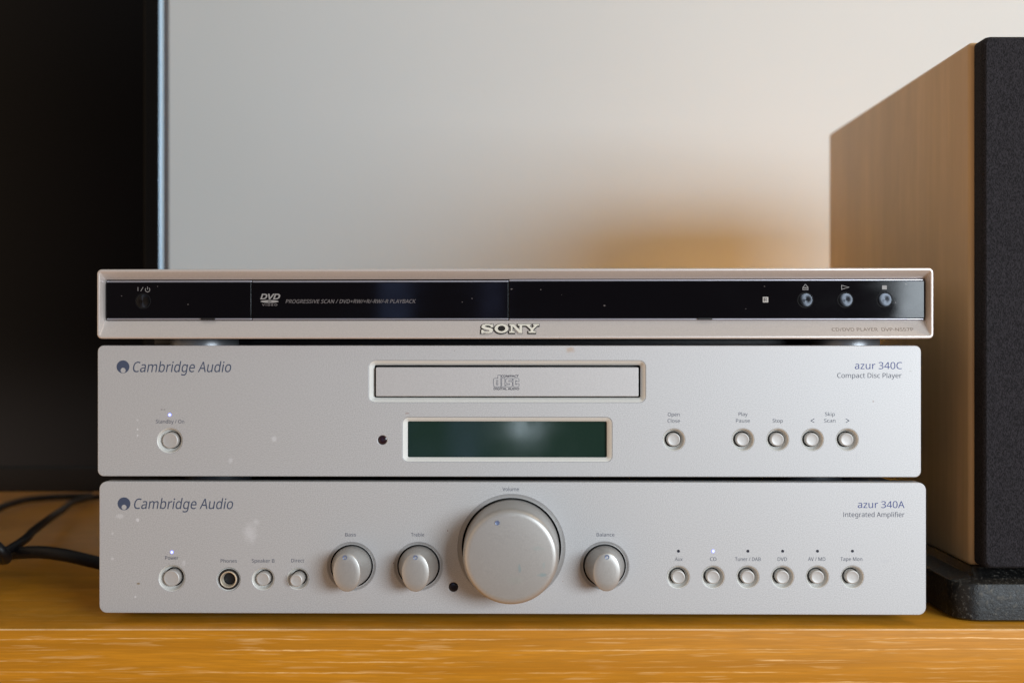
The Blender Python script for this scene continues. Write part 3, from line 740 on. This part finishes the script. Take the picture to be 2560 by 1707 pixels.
def window_bezel(o, i, ro, ri, deep=0.012):
    rings = [at_y(rrect(*o, ro), -0.00012), at_y(rrect(o[0] + .00015, o[1] - .00015, o[2] + .00015, o[3] - .00015, ro), -0.00002),
             at_y(rrect(i[0] - 0.0004, i[1] + 0.0004, i[2] - 0.0004, i[3] + 0.0004, ri + 0.0003), 0.0026), at_y(rrect(*i, ri), 0.0033), at_y(rrect(*i, ri), 0.0038), at_y(rrect(*i, ri), deep)]
    return loft('bezel', rings, [BEZEL, BLACK_HOLE], [0, 0, 0, 0, 1], capmat=1, smooth=30)


door = rect(D, 939.6, 1596.4, 918.0, 990.8, 0.0006)
dm = silver('satin_silver_tray_door', (0.50, 0.488, 0.486), 0.54, 0.38, grain=0.6, spots=[S(D, 987, 995, 0.5, 5, (0.1, 0.1, 0.12), 0.7, 3)])
td = D.part('tray_door', fill_mesh('tray_door', [rrect(*door, 0.0006)], dm, 0.006, 0.0003, y=0.0006))
link('bezel', window_bezel(tray_o, tray_i, 0.0032, 0.0008), td)
# disc emblem on the door
bm = bmesh.new()


def zpt(p):
    return D.loc(880 + p[0] / 2.94, 850 + p[1] / 2.94, 0.0006)


for poly in ([(1040, 288), (1047, 280), (1072, 280), (1072, 257), (1094, 257), (1094, 343), (1047, 343), (1040, 335)], [(1061, 295), (1072, 295), (1072, 328), (1061, 328)],
             [(1100, 280), (1123, 280), (1123, 343), (1100, 343)],
             [(1180, 282), (1180, 296), (1152, 296), (1152, 304), (1172, 304), (1180, 311), (1180, 336), (1172, 343), (1130, 343), (1130, 327), (1158, 327), (1158, 320), (1138, 320), (1130, 312), (1130, 288), (1138, 282)],
             [(1228, 303), (1208, 303), (1208, 297), (1203, 297), (1203, 327), (1208, 327), (1208, 320), (1228, 320), (1228, 336), (1220, 343), (1192, 343), (1184, 336), (1184, 288), (1192, 281), (1220, 281), (1228, 288)]):
    ribbon(bm, [zpt(p) for p in poly], 0.95 * k, True)
for v in bm.verts: v.co.y = 0.00055
link('disc_emblem', bm_mesh('disc_emblem', bm, INK_SMALL, 0), td)
D.text('COMPACT', 1253, 1296.5, 942.4, 5.0, INK_BLACK, weight=0.28, dy=0.0006, surf=lambda x, z: 0.0006, parent=td)
D.text('DIGITAL AUDIO', 1234.4, 1297.7, 974.2, 5.4, INK_BLACK, weight=0.28, dy=0.0006, surf=lambda x, z: 0.0006, parent=td)

GLASS = mat('green_display_glass', (0.008, 0.030, 0.026), 0.22, 0, 0.6)
t = NT(GLASS)
t.set('Base Color', t.mix(t.noise(t.coord(), 900, 2), (0.007, 0.024, 0.018), (0.014, 0.032, 0.022)))
t.set('Roughness', t.rng(t.noise(t.coord(), 60, 4), 0.3, 0.7, 0.07, 0.15))
dg_ = (disp_i[0] - 0.0003, disp_i[1] + 0.0003, disp_i[2] - 0.0003, disp_i[3] + 0.0003)
dp = D.part('display', fill_mesh('display', [rrect(*dg_, 0.0006)], GLASS, 0.001, 0.0, y=0.0034))
rings = [at_y(rrect(*disp_o, 0.0030), -0.00012), at_y(rrect(disp_o[0] + .00015, disp_o[1] - .00015, disp_o[2] + .00015, disp_o[3] - .00015, 0.0030), -0.00002),
         at_y(rrect(disp_i[0] - .0004, disp_i[1] + .0004, disp_i[2] - .0004, disp_i[3] + .0004, 0.0010), 0.0016), at_y(rrect(*disp_i, 0.0007), 0.0022), at_y(rrect(*disp_i, 0.0007), 0.0050)]
link('bezel', loft('bezel', rings, [BEZEL, BLACK_HOLE], [0, 0, 0, 1], cap1=False, smooth=30), dp)
D.part('sensor_window', loft('sensor_window', [circ(11.5 * k, 0.0006, 32), circ(8 * k, 0.0003, 32), circ(3 * k, 0.0002, 32)], [mat('dark_red_sensor', (0.02, 0.008, 0.012), 0.15)]), (ix, 0, iz))

emblem(D, 307.5, 916.7, 16, 307.8, 925.6, 6.4)
D.text('Cambridge Audio', 332.5, 578, 929.8, 25.5, INK, shear=0.20, weight=0.12)
for s, a, b, y, c in (('Standby / On', 389.6, 460.5, 1057.7, 9), ('Open', 1669.5, 1698.9, 1040, 9), ('Close', 1668.8, 1699.5, 1056.1, 9), ('Play', 1846.5, 1868.8, 1039.3, 9),
                      ('Pause', 1840, 1874.6, 1055.8, 9), ('Stop', 1931.5, 1957, 1055.8, 9), ('Skip', 2062.4, 2087, 1039.3, 9), ('Scan', 2060.4, 2088.5, 1055.6, 9)):
    D.text(s, a, b, y, c, INK_SMALL)
for pts in (((2035.6, 1046.6), (2027.2, 1051.3), (2035.6, 1056.0)), ((2114.4, 1046.6), (2122.8, 1051.3), (2114.4, 1056.0))):
    bm = bmesh.new()
    ribbon(bm, [D.loc(*p) for p in pts], 1.5 * k)
    for v in bm.verts: v.co.y = -0.00005
    D.part('arrow_symbol', bm_mesh('arrow_symbol', bm, INK_SMALL, 0))
D.text('azur 340C', 2137, 2255, 922.4, 17.4, INK_BLUE)
D.text('Compact Disc Player', 2093, 2254, 944.3, 12, INK_SMALL)
add_lamp(D, 424.2, 1036.6, True)
CH_B = 0.0092
D.part('chassis', box_mesh('chassis', cx0 + 0.004, cx1 - 0.004, 0.0082, 0.290, CH_B, cz1 - 0.0015, BLACK_METAL, 0.0012))
fm = foot_mesh(0.018, CH_B, RUBBER)
for x in (-0.163, 0.163):
    for y in (0.034, 0.25):
        D.part('foot', fm, (x, y, 0.0))
LID_C = LID_A + cz1 - 0.0015

# ================================================================== DVD PLAYER (top)
DVD = Device('dvd_player', -0.0075, 1.5, LID_C, 'slim silver disc player with black glossy front on top of the stack', 'disc player')
D = DVD
k = D.scale(1280)
SILV = silver('satin_silver_frame', (0.64, 0.58, 0.545), 0.36, 0.42, grain=0.4)
PIANO = mat('glossy_black_acrylic', (0.006, 0.005, 0.006), 0.06, 0, 0.18)
t = NT(PIANO)
dust = t.noise(t.coord(), 900, 0)
pc = (0.004, 0.0035, 0.0045)
for i_, (px_, py_, r_) in enumerate(((394, 716, 1.4), (304, 740, 1.3), (470, 761, 1.2), (1155.5, 755, 1.5), (1180, 746, 1.4), (1279, 723, 1.8), (1352, 724, 1.5), (1511, 764, 2.2), (1911, 716, 1.2), (1864, 772, 1.2), (2238, 756, 1.6), (2264, 710, 1.5), (1404, 737, 1.0))):
    x_, z_ = D.loc(px_, py_, 0.0046)
    pc = t.mix(t.math('MULTIPLY', t.spot(x_, z_, r_ * k * (1 + 0.5 * (i_ % 3)), r_ * k, i_, 0.4, 0.6, 2000), 0.40), pc, (0.34, 0.30, 0.29))
t.set('Base Color', pc)
t.set('Roughness', t.rng(t.noise(t.coord((30, 30, 60)), 1, 4), 0.3, 0.75, 0.04, 0.12))
TRIM = mat('bright_trim', (0.55, 0.54, 0.60), 0.35, 0.6)
o = rect(D, 241.5, 2335, 673.2, 846.6)
inn = rect(D, 263.5, 2312.5, 699.5, 801.0, 0.0055)


def inset(r, d):
    return (r[0] + d, r[1] - d, r[2] + d, r[3] - d)


def lerp_rect(a, b, f):
    return tuple(p + (q - p) * f for p, q in zip(a, b))


in1 = inset(o, 0.0016)
mid = lerp_rect(in1, inn, 0.5)
mid = (mid[0] + 0.0006, mid[1] - 0.0006, mid[2], mid[3])
rings = [at_y(rrect(*inset(o, 0.0003), 0.0022), 0.030), at_y(rrect(*o, 0.0024), 0.028), at_y(rrect(*o, 0.0024), 0.0010), at_y(rrect(*inset(o, 0.0002), 0.0023), 0.0004), at_y(rrect(*inset(o, 0.0006), 0.0020), 0.00005), at_y(rrect(*inset(o, 0.0010), 0.0017), 0.0),
         at_y(rrect(*inset(o, 0.0013), 0.0014), 0.00008), at_y(rrect(*in1, 0.0011), 0.0004), at_y(rrect(*inn, 0.0004), 0.0055), at_y(rrect(*inn, 0.0004), 0.0075), at_y(rrect(*inn, 0.0004), 0.011)]
fr = D.part('front_frame', loft('front_frame', rings, [SILV, BLACK_HOLE], [0] * 8 + [0, 1], capmat=1, smooth=28, cap0=False))
# three glossy black fascia pieces with bright lines above and below
FY = 0.0046


def fascia(name, xa, xb, dzt, yoff, r):
    a = rect(D, xa, xb, 706.5 - dzt, 795.0, FY + yoff)
    p = D.part(name, fill_mesh(name, [rrect(a[0], a[1], a[2], a[3], r)], PIANO, 0.004, 0.0002, y=FY + yoff))
    b = (a[0], a[1], a[3] + 0.0001, a[3] + 0.0009)
    c = (a[0], a[1], a[2] - 0.0009, a[2] - 0.0001)
    for q in (b, c):
        link('trim_line', fill_mesh('trim_line', [rrect(*q, 0.0003, 3)], TRIM, 0.003, 0.0003, y=FY + yoff + 0.0006), p)
    return p, a


fl, _ = fascia('fascia_panel', 265.5, 627.8, 0, 0.0, 0.0003)
ft, _ = fascia('tray_door', 630.2, 1271.0, 0, 0.0003, 0.0003)
fr2, _ = fascia('fascia_panel', 1273.0, 2310.5, 2.8, -0.0004, 0.0003)
ft.rotation_euler = (0, 0, 0)
for a, b in ((502, 537), (1744, 1781)):
    q = rect(D, a, b, 795.0, 798.8, FY - 0.0003)
    D.part('release_tab', fill_mesh('release_tab', [rrect(*q, 0.0003, 3)], BLACK_PLASTIC, 0.002, 0.0001, y=FY - 0.0006))
# spun metal buttons
SPUN = mat('spun_dark_metal', (0.042, 0.045, 0.052), 0.32, 1.0)
t = NT(SPUN)
SPUN.node_tree.nodes['Principled BSDF'].inputs['Anisotropic'].default_value = 0.85
tg = t.n.new('ShaderNodeTangent')
tg.direction_type = 'RADIAL'
tg.axis = 'Y'
t.l.new(tg.outputs[0], t.b.inputs['Tangent'])
sm = loft('button', [circ(17 * k, 0.004), circ(17 * k, -0.0002), circ(16.4 * k, -0.0005), circ(15.8 * k, -0.00052), circ(8 * k, -0.00047), circ(1.0 * k, -0.00043)], [SPUN])
sg = loft('button_gap', [circ(17.2 * k, 0.0004), circ(17.4 * k, -0.00006), circ(19.8 * k, -0.00006), circ(20.0 * k, 0.0004)], [BLACK_HOLE], cap1=False)
for px, py, off in ((357.8, 752.8, 0), (2013.6, 750, -0.0004), (2113.7, 749.8, -0.0004), (2211.4, 749.5, -0.0004)):
    x, z = D.loc(px, py, FY + off)
    b = D.part('button', sm, (x, FY + off, z))
    link('button_gap', sg, b)

flat = lambda off: (lambda x, z: FY + off)


def icon(name, strokes, w, m, off=0.0):
    bm = bmesh.new()
    for pts, closed in strokes:
        ribbon(bm, [D.loc(p[0], p[1], FY + off) for p in pts], w * k, closed)
    for v in bm.verts: v.co.y = FY + off - 0.00005
    D.part(name, bm_mesh(name, bm, m, 0))


pw = [(369 + 5.6 * math.sin(math.radians(a)), 724.2 - 5.6 * math.cos(math.radians(a))) for a in range(38, 323, 15)]
icon('power_symbol', [([(345, 717.8), (345, 727.5)], False), ([(351.8, 728), (357.8, 718)], False), (pw, False), ([(369, 716.6), (369, 724)], False)], 1.3, PRINT_LIGHT)
icon('eject_symbol', [([(2006.8, 718.6), (2013.5, 710.8), (2020.2, 718.6)], True), ([(2007, 720.8), (2020, 720.8), (2020, 724.4), (2007, 724.4)], True)], 1.2, PRINT_LIGHT, -0.0004)
icon('play_symbol', [([(2104, 713.2), (2122.6, 718.2), (2104, 723.4)], True)], 1.3, PRINT_LIGHT, -0.0004)
q = rect(D, 2205.2, 2217, 713.7, 723.6, FY - 0.0004)
D.part('stop_symbol', fill_mesh('stop_symbol', [rrect(*q, 0.0001)], PRINT_LIGHT, y=FY - 0.00045))
q = rect(D, 1907, 1920.6, 742.2, 756, FY - 0.0004)
rp_ = D.part('remote_symbol', fill_mesh('remote_symbol', [rrect(*q, 0.0002)], mat('cream_print', (0.40, 0.37, 0.34), 0.6), y=FY - 0.00045))
D.text('R', 1911.5, 1917.5, 753.6, 9.0, PRINT_DIM, weight=0.1, dy=FY, surf=flat(-0.0006), parent=rp_)
D.text('I', 1909.2, 1910.4, 753.6, 9.0, PRINT_DIM, dy=FY, surf=flat(-0.0006), parent=rp_)
# disc video emblem: italic letters, a flattened disc and a word under it
sft = flat(0.0003)
D.text('DVD', 651, 699.6, 747.7, 12.6, PRINT_LIGHT, shear=0.25, weight=0.7, dy=FY, surf=sft, parent=ft)
x, z = D.loc(673.6, 753.6, FY)
el = [(x + 23 * k * math.cos(a / 24 * math.pi), z + 3.5 * k * math.sin(a / 24 * math.pi)) for a in range(48)]
eh = [(x + 5.5 * k * math.cos(a / 12 * math.pi), z + 1.1 * k * math.sin(a / 12 * math.pi)) for a in range(24)]
link('disc_emblem', fill_mesh('disc_emblem', [el, eh], PRINT_LIGHT, y=FY + 0.0003 - 0.00005), ft)
D.text('VIDEO', 655, 692.7, 764.3, 4.6, PRINT_GREY, weight=0.2, dy=FY, surf=sft, space=120, parent=ft)
D.text('PROGRESSIVE SCAN / DVD+RW/+R/-RW/-R PLAYBACK', 713.7, 1039.9, 758, 9.2, PRINT_GREY, shear=0.22, dy=FY, surf=sft, parent=ft)

# lower slope of the frame carries raised maker's letters and the printed model line
zl, zh = in1[2], inn[2]


def slope(x, z):
    return 0.0004 + (0.0055 - 0.0004) * max(0.0, min(1.0, (z - zl) / (zh - zl)))


D.text('CD/DVD PLAYER  DVP-NS57P', 2079.9, 2284, 827.5, 8.2, INK_BROWN, dy=0.002, surf=slope)


def zp3(x, y):
    return D.loc(1200 + x / 3.36, 650 + y / 3.36, 0.0015)


N_ = [(247, 538), (284, 538), (334, 590), (334, 549), (318, 549), (318, 538), (368, 538), (368, 549), (352, 549), (352, 610), (328, 610), (272, 552), (272, 599), (290, 599), (290, 610), (247, 610), (247, 599), (259, 599), (259, 549), (247, 549)]
Y_ = [(370, 538), (425, 538), (425, 549), (412, 549), (437, 573), (461, 549), (448, 549), (448, 538), (495, 538), (495, 549), (481, 549), (447, 583), (447, 599), (466, 599), (466, 610), (408, 610), (408, 599), (427, 599), (427, 583), (389, 549), (370, 549)]
O_ = [(180 + 57 * math.cos(a / 24 * math.pi), 574 + 38 * math.sin(a / 24 * math.pi)) for a in range(48)]
Oi = [(180 + 33 * math.cos(a / 24 * math.pi), 574 + 25 * math.sin(a / 24 * math.pi)) for a in range(48)]
S_ = [(106, 538), (106, 564), (95, 564), (86, 553), (70, 548), (48, 549), (38, 554), (42, 561), (60, 565), (84, 569), (102, 577), (108, 590), (98, 604), (78, 611), (52, 611), (32, 606), (24, 612), (12, 612), (12, 586), (24, 586), (32, 597), (50, 602), (72, 601), (82, 595), (76, 588), (54, 583), (30, 577), (14, 568), (12, 555), (22, 543), (44, 537), (70, 538), (88, 543), (96, 538)]
dark_back = mat('dark_letter_backing', (0.020, 0.018, 0.017), 0.6, spec=0.2)
face = mat('pale_letter_face', (0.80, 0.76, 0.66), 0.4, 0.2)
for nm, polys in (('S', [S_]), ('O', [O_, Oi]), ('N', [N_]), ('Y', [Y_])):
    pp = [[zp3(*p) for p in poly] for poly in polys]
    bk = [[(p[0] - 0.00016, p[1] - 0.00022) for p in poly] for poly in (pp[:1])]
    b = D.part('raised_letter', fill_mesh('raised_letter', bk, dark_back, 0.0006, 0.0, offset=0.00048, surf=slope, y=-0.0003))
    link('letter_face', fill_mesh('letter_face', pp, face, 0.0004, 0.00006, offset=0.00008, surf=slope, y=-0.0006), b)
FH = (o[2] + 0.0008)
D.part('chassis', box_mesh('chassis', o[0] + 0.005, o[1] - 0.005, 0.030, 0.240, FH, o[3] - 0.0015, BLACK_METAL, 0.001))
GREYF = mat('silver_grey_plastic', (0.30, 0.31, 0.33), 0.35, 0.5)
fm = foot_mesh(0.0185, FH, GREYF)
for x, y in ((-0.172, 0.042), (0.181, 0.042), (-0.172, 0.226), (0.181, 0.226)):
    D.part('foot', fm, (x, y, 0.0))
D.part('bottom_plate', box_mesh('bottom_plate', o[0] + 0.008, o[1] - 0.008, 0.0615, 0.205, 0.0012, FH + 0.0002, BLACK_METAL, 0.0004))

# ================================================================== LOUDSPEAKER (right)
VENEER, tv_, vc = wood('pale_brown_veneer', 'z', (0.54, 0.35, 0.165), (0.72, 0.47, 0.235), (0.78, 0.53, 0.29), 0.45, streak=0.7)
mo = tv_.noise(tv_.coord((16, 10, 5)), 1, 4, 0.7)
tv_.set('Base Color', tv_.mix(tv_.rng(mo, 0.38, 0.62, 0.0, 0.8), vc, (0.50, 0.33, 0.175)))
spk = link('loudspeaker', None, None, (0.34, 0.15, 0.0))
tag(spk, 'brown veneered loudspeaker with black cloth grille standing right of the stack', 'loudspeaker')
ox, oy = 0.34, 0.15
SX0, SX1, SY0, SY1, SZ0, SZ1 = 0.2465 - ox, 0.445 - ox, 0.0205 - oy, 0.278 - oy, 0.0262, 0.3085
link('enclosure', box_mesh('enclosure', SX0, SX1, SY0, SY1, SZ0, SZ1, VENEER, 0.0026, 3), spk)
CLOTH = mat('black_grille_cloth', (0.028, 0.025, 0.030), 0.9, 0, 0.25)
t = NT(CLOTH)
w1 = t.noise(t.coord((1, 1, 0.45), (0, 0, 0), (0, math.radians(52), 0)), 2200, 1)
w2 = t.noise(t.coord((1, 1, 1), (2, 0, 0)), 1500, 3, 0.8)
t.set('Base Color', t.mix(t.rng(t.math('ADD', t.math('MULTIPLY', w1, 0.6), t.math('MULTIPLY', w2, 0.4)), 0.40, 0.62), (0.004, 0.0035, 0.0045), (0.025, 0.022, 0.026)))
t.bump(t.math('ADD', w1, w2), 0.5, 0.0004)
g = loft('grille', [at_y(rrect(SX0 + 0.0022, SX1 - 0.0022, SZ0 + 0.001, SZ1 - 0.0008, 0.003), SY0 - 0.0012), at_y(rrect(SX0 + 0.0018, SX1 - 0.0018, SZ0 + 0.001, SZ1 - 0.0006, 0.004), SY0 - 0.010),
                    at_y(rrect(SX0 + 0.0022, SX1 - 0.0022, SZ0 + 0.0014, SZ1 - 0.0010, 0.004), SY0 - 0.0122), at_y(rrect(SX0 + 0.0034, SX1 - 0.0034, SZ0 + 0.0026, SZ1 - 0.0022, 0.0036), SY0 - 0.0135)],
         [CLOTH], cap0=True, smooth=40)
link('grille', g, spk)
PLINTH = mat('black_scuffed_plinth', (0.010, 0.010, 0.010), 0.42, spec=0.35)
t = NT(PLINTH)
sc1 = t.noise(t.coord((1, 1, 1)), 420, 5, 0.75)
t.set('Base Color', t.mix(t.rng(sc1, 0.54, 0.74, 0, 0.8), (0.006, 0.006, 0.006), (0.16, 0.15, 0.13)))
t.set('Roughness', t.rng(sc1, 0.3, 0.7, 0.28, 0.6))
t.bump(sc1, 0.45, 0.0008)


def xyring(x0, x1, y0, y1, r, z, n=9):
    return [(p[0], p[1], z) for p in rrect(x0, x1, y0, y1, r, n)]


PX0, PX1, PY0, PY1 = 0.2325 - ox, 0.459 - ox, 0.0030 - oy, 0.292 - oy
pl = loft('plinth', [xyring(PX0 + .003, PX1 - .003, PY0 + .003, PY1 - .003, 0.011, 0.0), xyring(PX0, PX1, PY0, PY1, 0.013, 0.0016), xyring(PX0, PX1, PY0, PY1, 0.013, 0.0185), xyring(PX0 + .0006, PX1 - .0006, PY0 + .0006, PY1 - .0006, 0.013, 0.0200),
                     xyring(PX0 + .002, PX1 - .002, PY0 + .002, PY1 - .002, 0.012, 0.0208), xyring(SX0 - .0015, SX1 + .0015, SY0 - .0125, SY1 + .001, 0.004, 0.0222), xyring(SX0 + .001, SX1 - .001, SY0 - .002, SY1 - .001, 0.003, 0.0262)], [PLINTH], cap0=True, smooth=30)
link('plinth', pl, spk)

# ================================================================== TELEVISION (left)
tv = link('television', None, None, (-0.72, 0.27, 0.0))
tag(tv, 'large black television standing left of the stack', 'television')
ox, oy = -0.72, 0.27
TX0, TX1, TZ0, TZ1, TY = -1.175 - ox, -0.2655 - ox, 0.034, 0.60, 0.250 - oy
SCREEN = mat('dark_glossy_screen', (0.0012, 0.001, 0.001), 0.12, 0, 0.5)
TVB = mat('gloss_black_bezel', (0.0015, 0.0015, 0.0015), 0.22)
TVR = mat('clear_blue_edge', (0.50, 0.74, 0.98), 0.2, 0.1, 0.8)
TVS = mat('dark_grey_back', (0.045, 0.045, 0.055), 0.5)
BZ = 0.019
sc_ = (TX0 + 0.012, TX1 - 0.012, TZ0 + BZ, TZ1 - 0.012)
outer = (TX0, TX1 - 0.0004, TZ0, TZ1)
link('bezel', loft('bezel', [at_y(rrect(*outer, 0.002), TY + 0.010), at_y(rrect(*outer, 0.002), TY + 0.0008), at_y(rrect(*inset(outer, 0.0008), 0.002), TY), at_y(rrect(*inset(sc_, -0.0015), 0.001), TY), at_y(rrect(*sc_, 0.0008), TY + 0.002), at_y(rrect(*sc_, 0.0008), TY + 0.004)], [TVB], cap0=False, cap1=False, smooth=30), tv)
link('screen', fill_mesh('screen', [rrect(*inset(sc_, -0.0008), 0.001)], SCREEN, 0.003, 0, y=TY + 0.003), tv)
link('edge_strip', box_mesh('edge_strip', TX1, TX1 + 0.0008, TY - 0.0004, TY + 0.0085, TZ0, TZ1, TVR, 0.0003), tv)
link('back_cover', box_mesh('back_cover', TX0 + 0.002, TX1 + 0.0005, TY + 0.0087, TY + 0.024, TZ0 + 0.002, TZ1 - 0.002, TVS, 0.002), tv)
link('stand_neck', box_mesh('stand_neck', -0.06, 0.06, 0.002, 0.014, 0.010, TZ0 + 0.05, BLACK_PLASTIC, 0.002), tv)
link('stand_base', box_mesh('stand_base', -0.17, 0.17, -0.09, 0.10, 0.0, 0.0105, BLACK_PLASTIC, 0.004), tv)

# ================================================================== CABLES behind the amplifier's left end
CABLE = mat('black_cable_sheath', (0.005, 0.0045, 0.005), 0.5, spec=0.3)


def onto(px, py, z):
    dz = (853.5 - py) / FPX
    tt = (z - CAM.z) / dz
    return (CAM.x + (px - 1280) / FPX * tt, CAM.y + tt, z)


def cable(name, pts, r, label):
    cu = bpy.data.curves.new('run', 'CURVE')
    cu.dimensions = '3D'
    cu.bevel_depth = r
    cu.bevel_resolution = 4
    cu.resolution_u = 10
    s = cu.splines.new('BEZIER')
    s.bezier_points.add(len(pts) - 1)
    base = Vector(pts[0])
    for b, p in zip(s.bezier_points, pts):
        b.co = Vector(p) - base
        b.handle_left_type = b.handle_right_type = 'AUTO'
    cu.use_fill_caps = True
    oo = bpy.data.objects.new('run', cu)
    COL.objects.link(oo)
    me = bpy.data.meshes.new_from_object(oo.evaluated_get(bpy.context.evaluated_depsgraph_get()))
    bpy.data.objects.remove(oo)
    me.name = name
    me.materials.clear()
    finish(me, CABLE, 60)
    c = link(name, me, None, base)
    tag(c, label, 'cable')
    return c


cable('power_cable', [onto(-260, 1450, 0.004), onto(-120, 1420, 0.004), onto(-10, 1394, 0.010), onto(70, 1380, 0.018), onto(150, 1385, 0.019), onto(245, 1406, 0.014), onto(360, 1432, 0.006), onto(470, 1420, 0.004)], 0.0038,
      'thick black cable arching low over the cabinet towards the amplifier')
cable('signal_cable', [onto(-170, 1480, 0.003), onto(-60, 1420, 0.0125), onto(25, 1372, 0.020), onto(85, 1325, 0.019), onto(150, 1278, 0.014), onto(205, 1249, 0.008), onto(270, 1240, 0.004), onto(400, 1236, 0.003)], 0.0028,
      'thin black cable slanting up and back under the television')
cable('signal_cable', [onto(-140, 1296, 0.004), onto(-40, 1282, 0.006), onto(30, 1258, 0.008), onto(110, 1244, 0.005), onto(230, 1238, 0.003)], 0.0030,
      'black cable lying far back beneath the television')
cable('signal_cable', [onto(-120, 1290, 0.012), onto(-50, 1335, 0.016), onto(-4, 1368, 0.027), onto(14, 1386, 0.022), onto(-30, 1400, 0.012), onto(-90, 1420, 0.004)], 0.0030,
      'black cable at the left edge crossing over the other two')
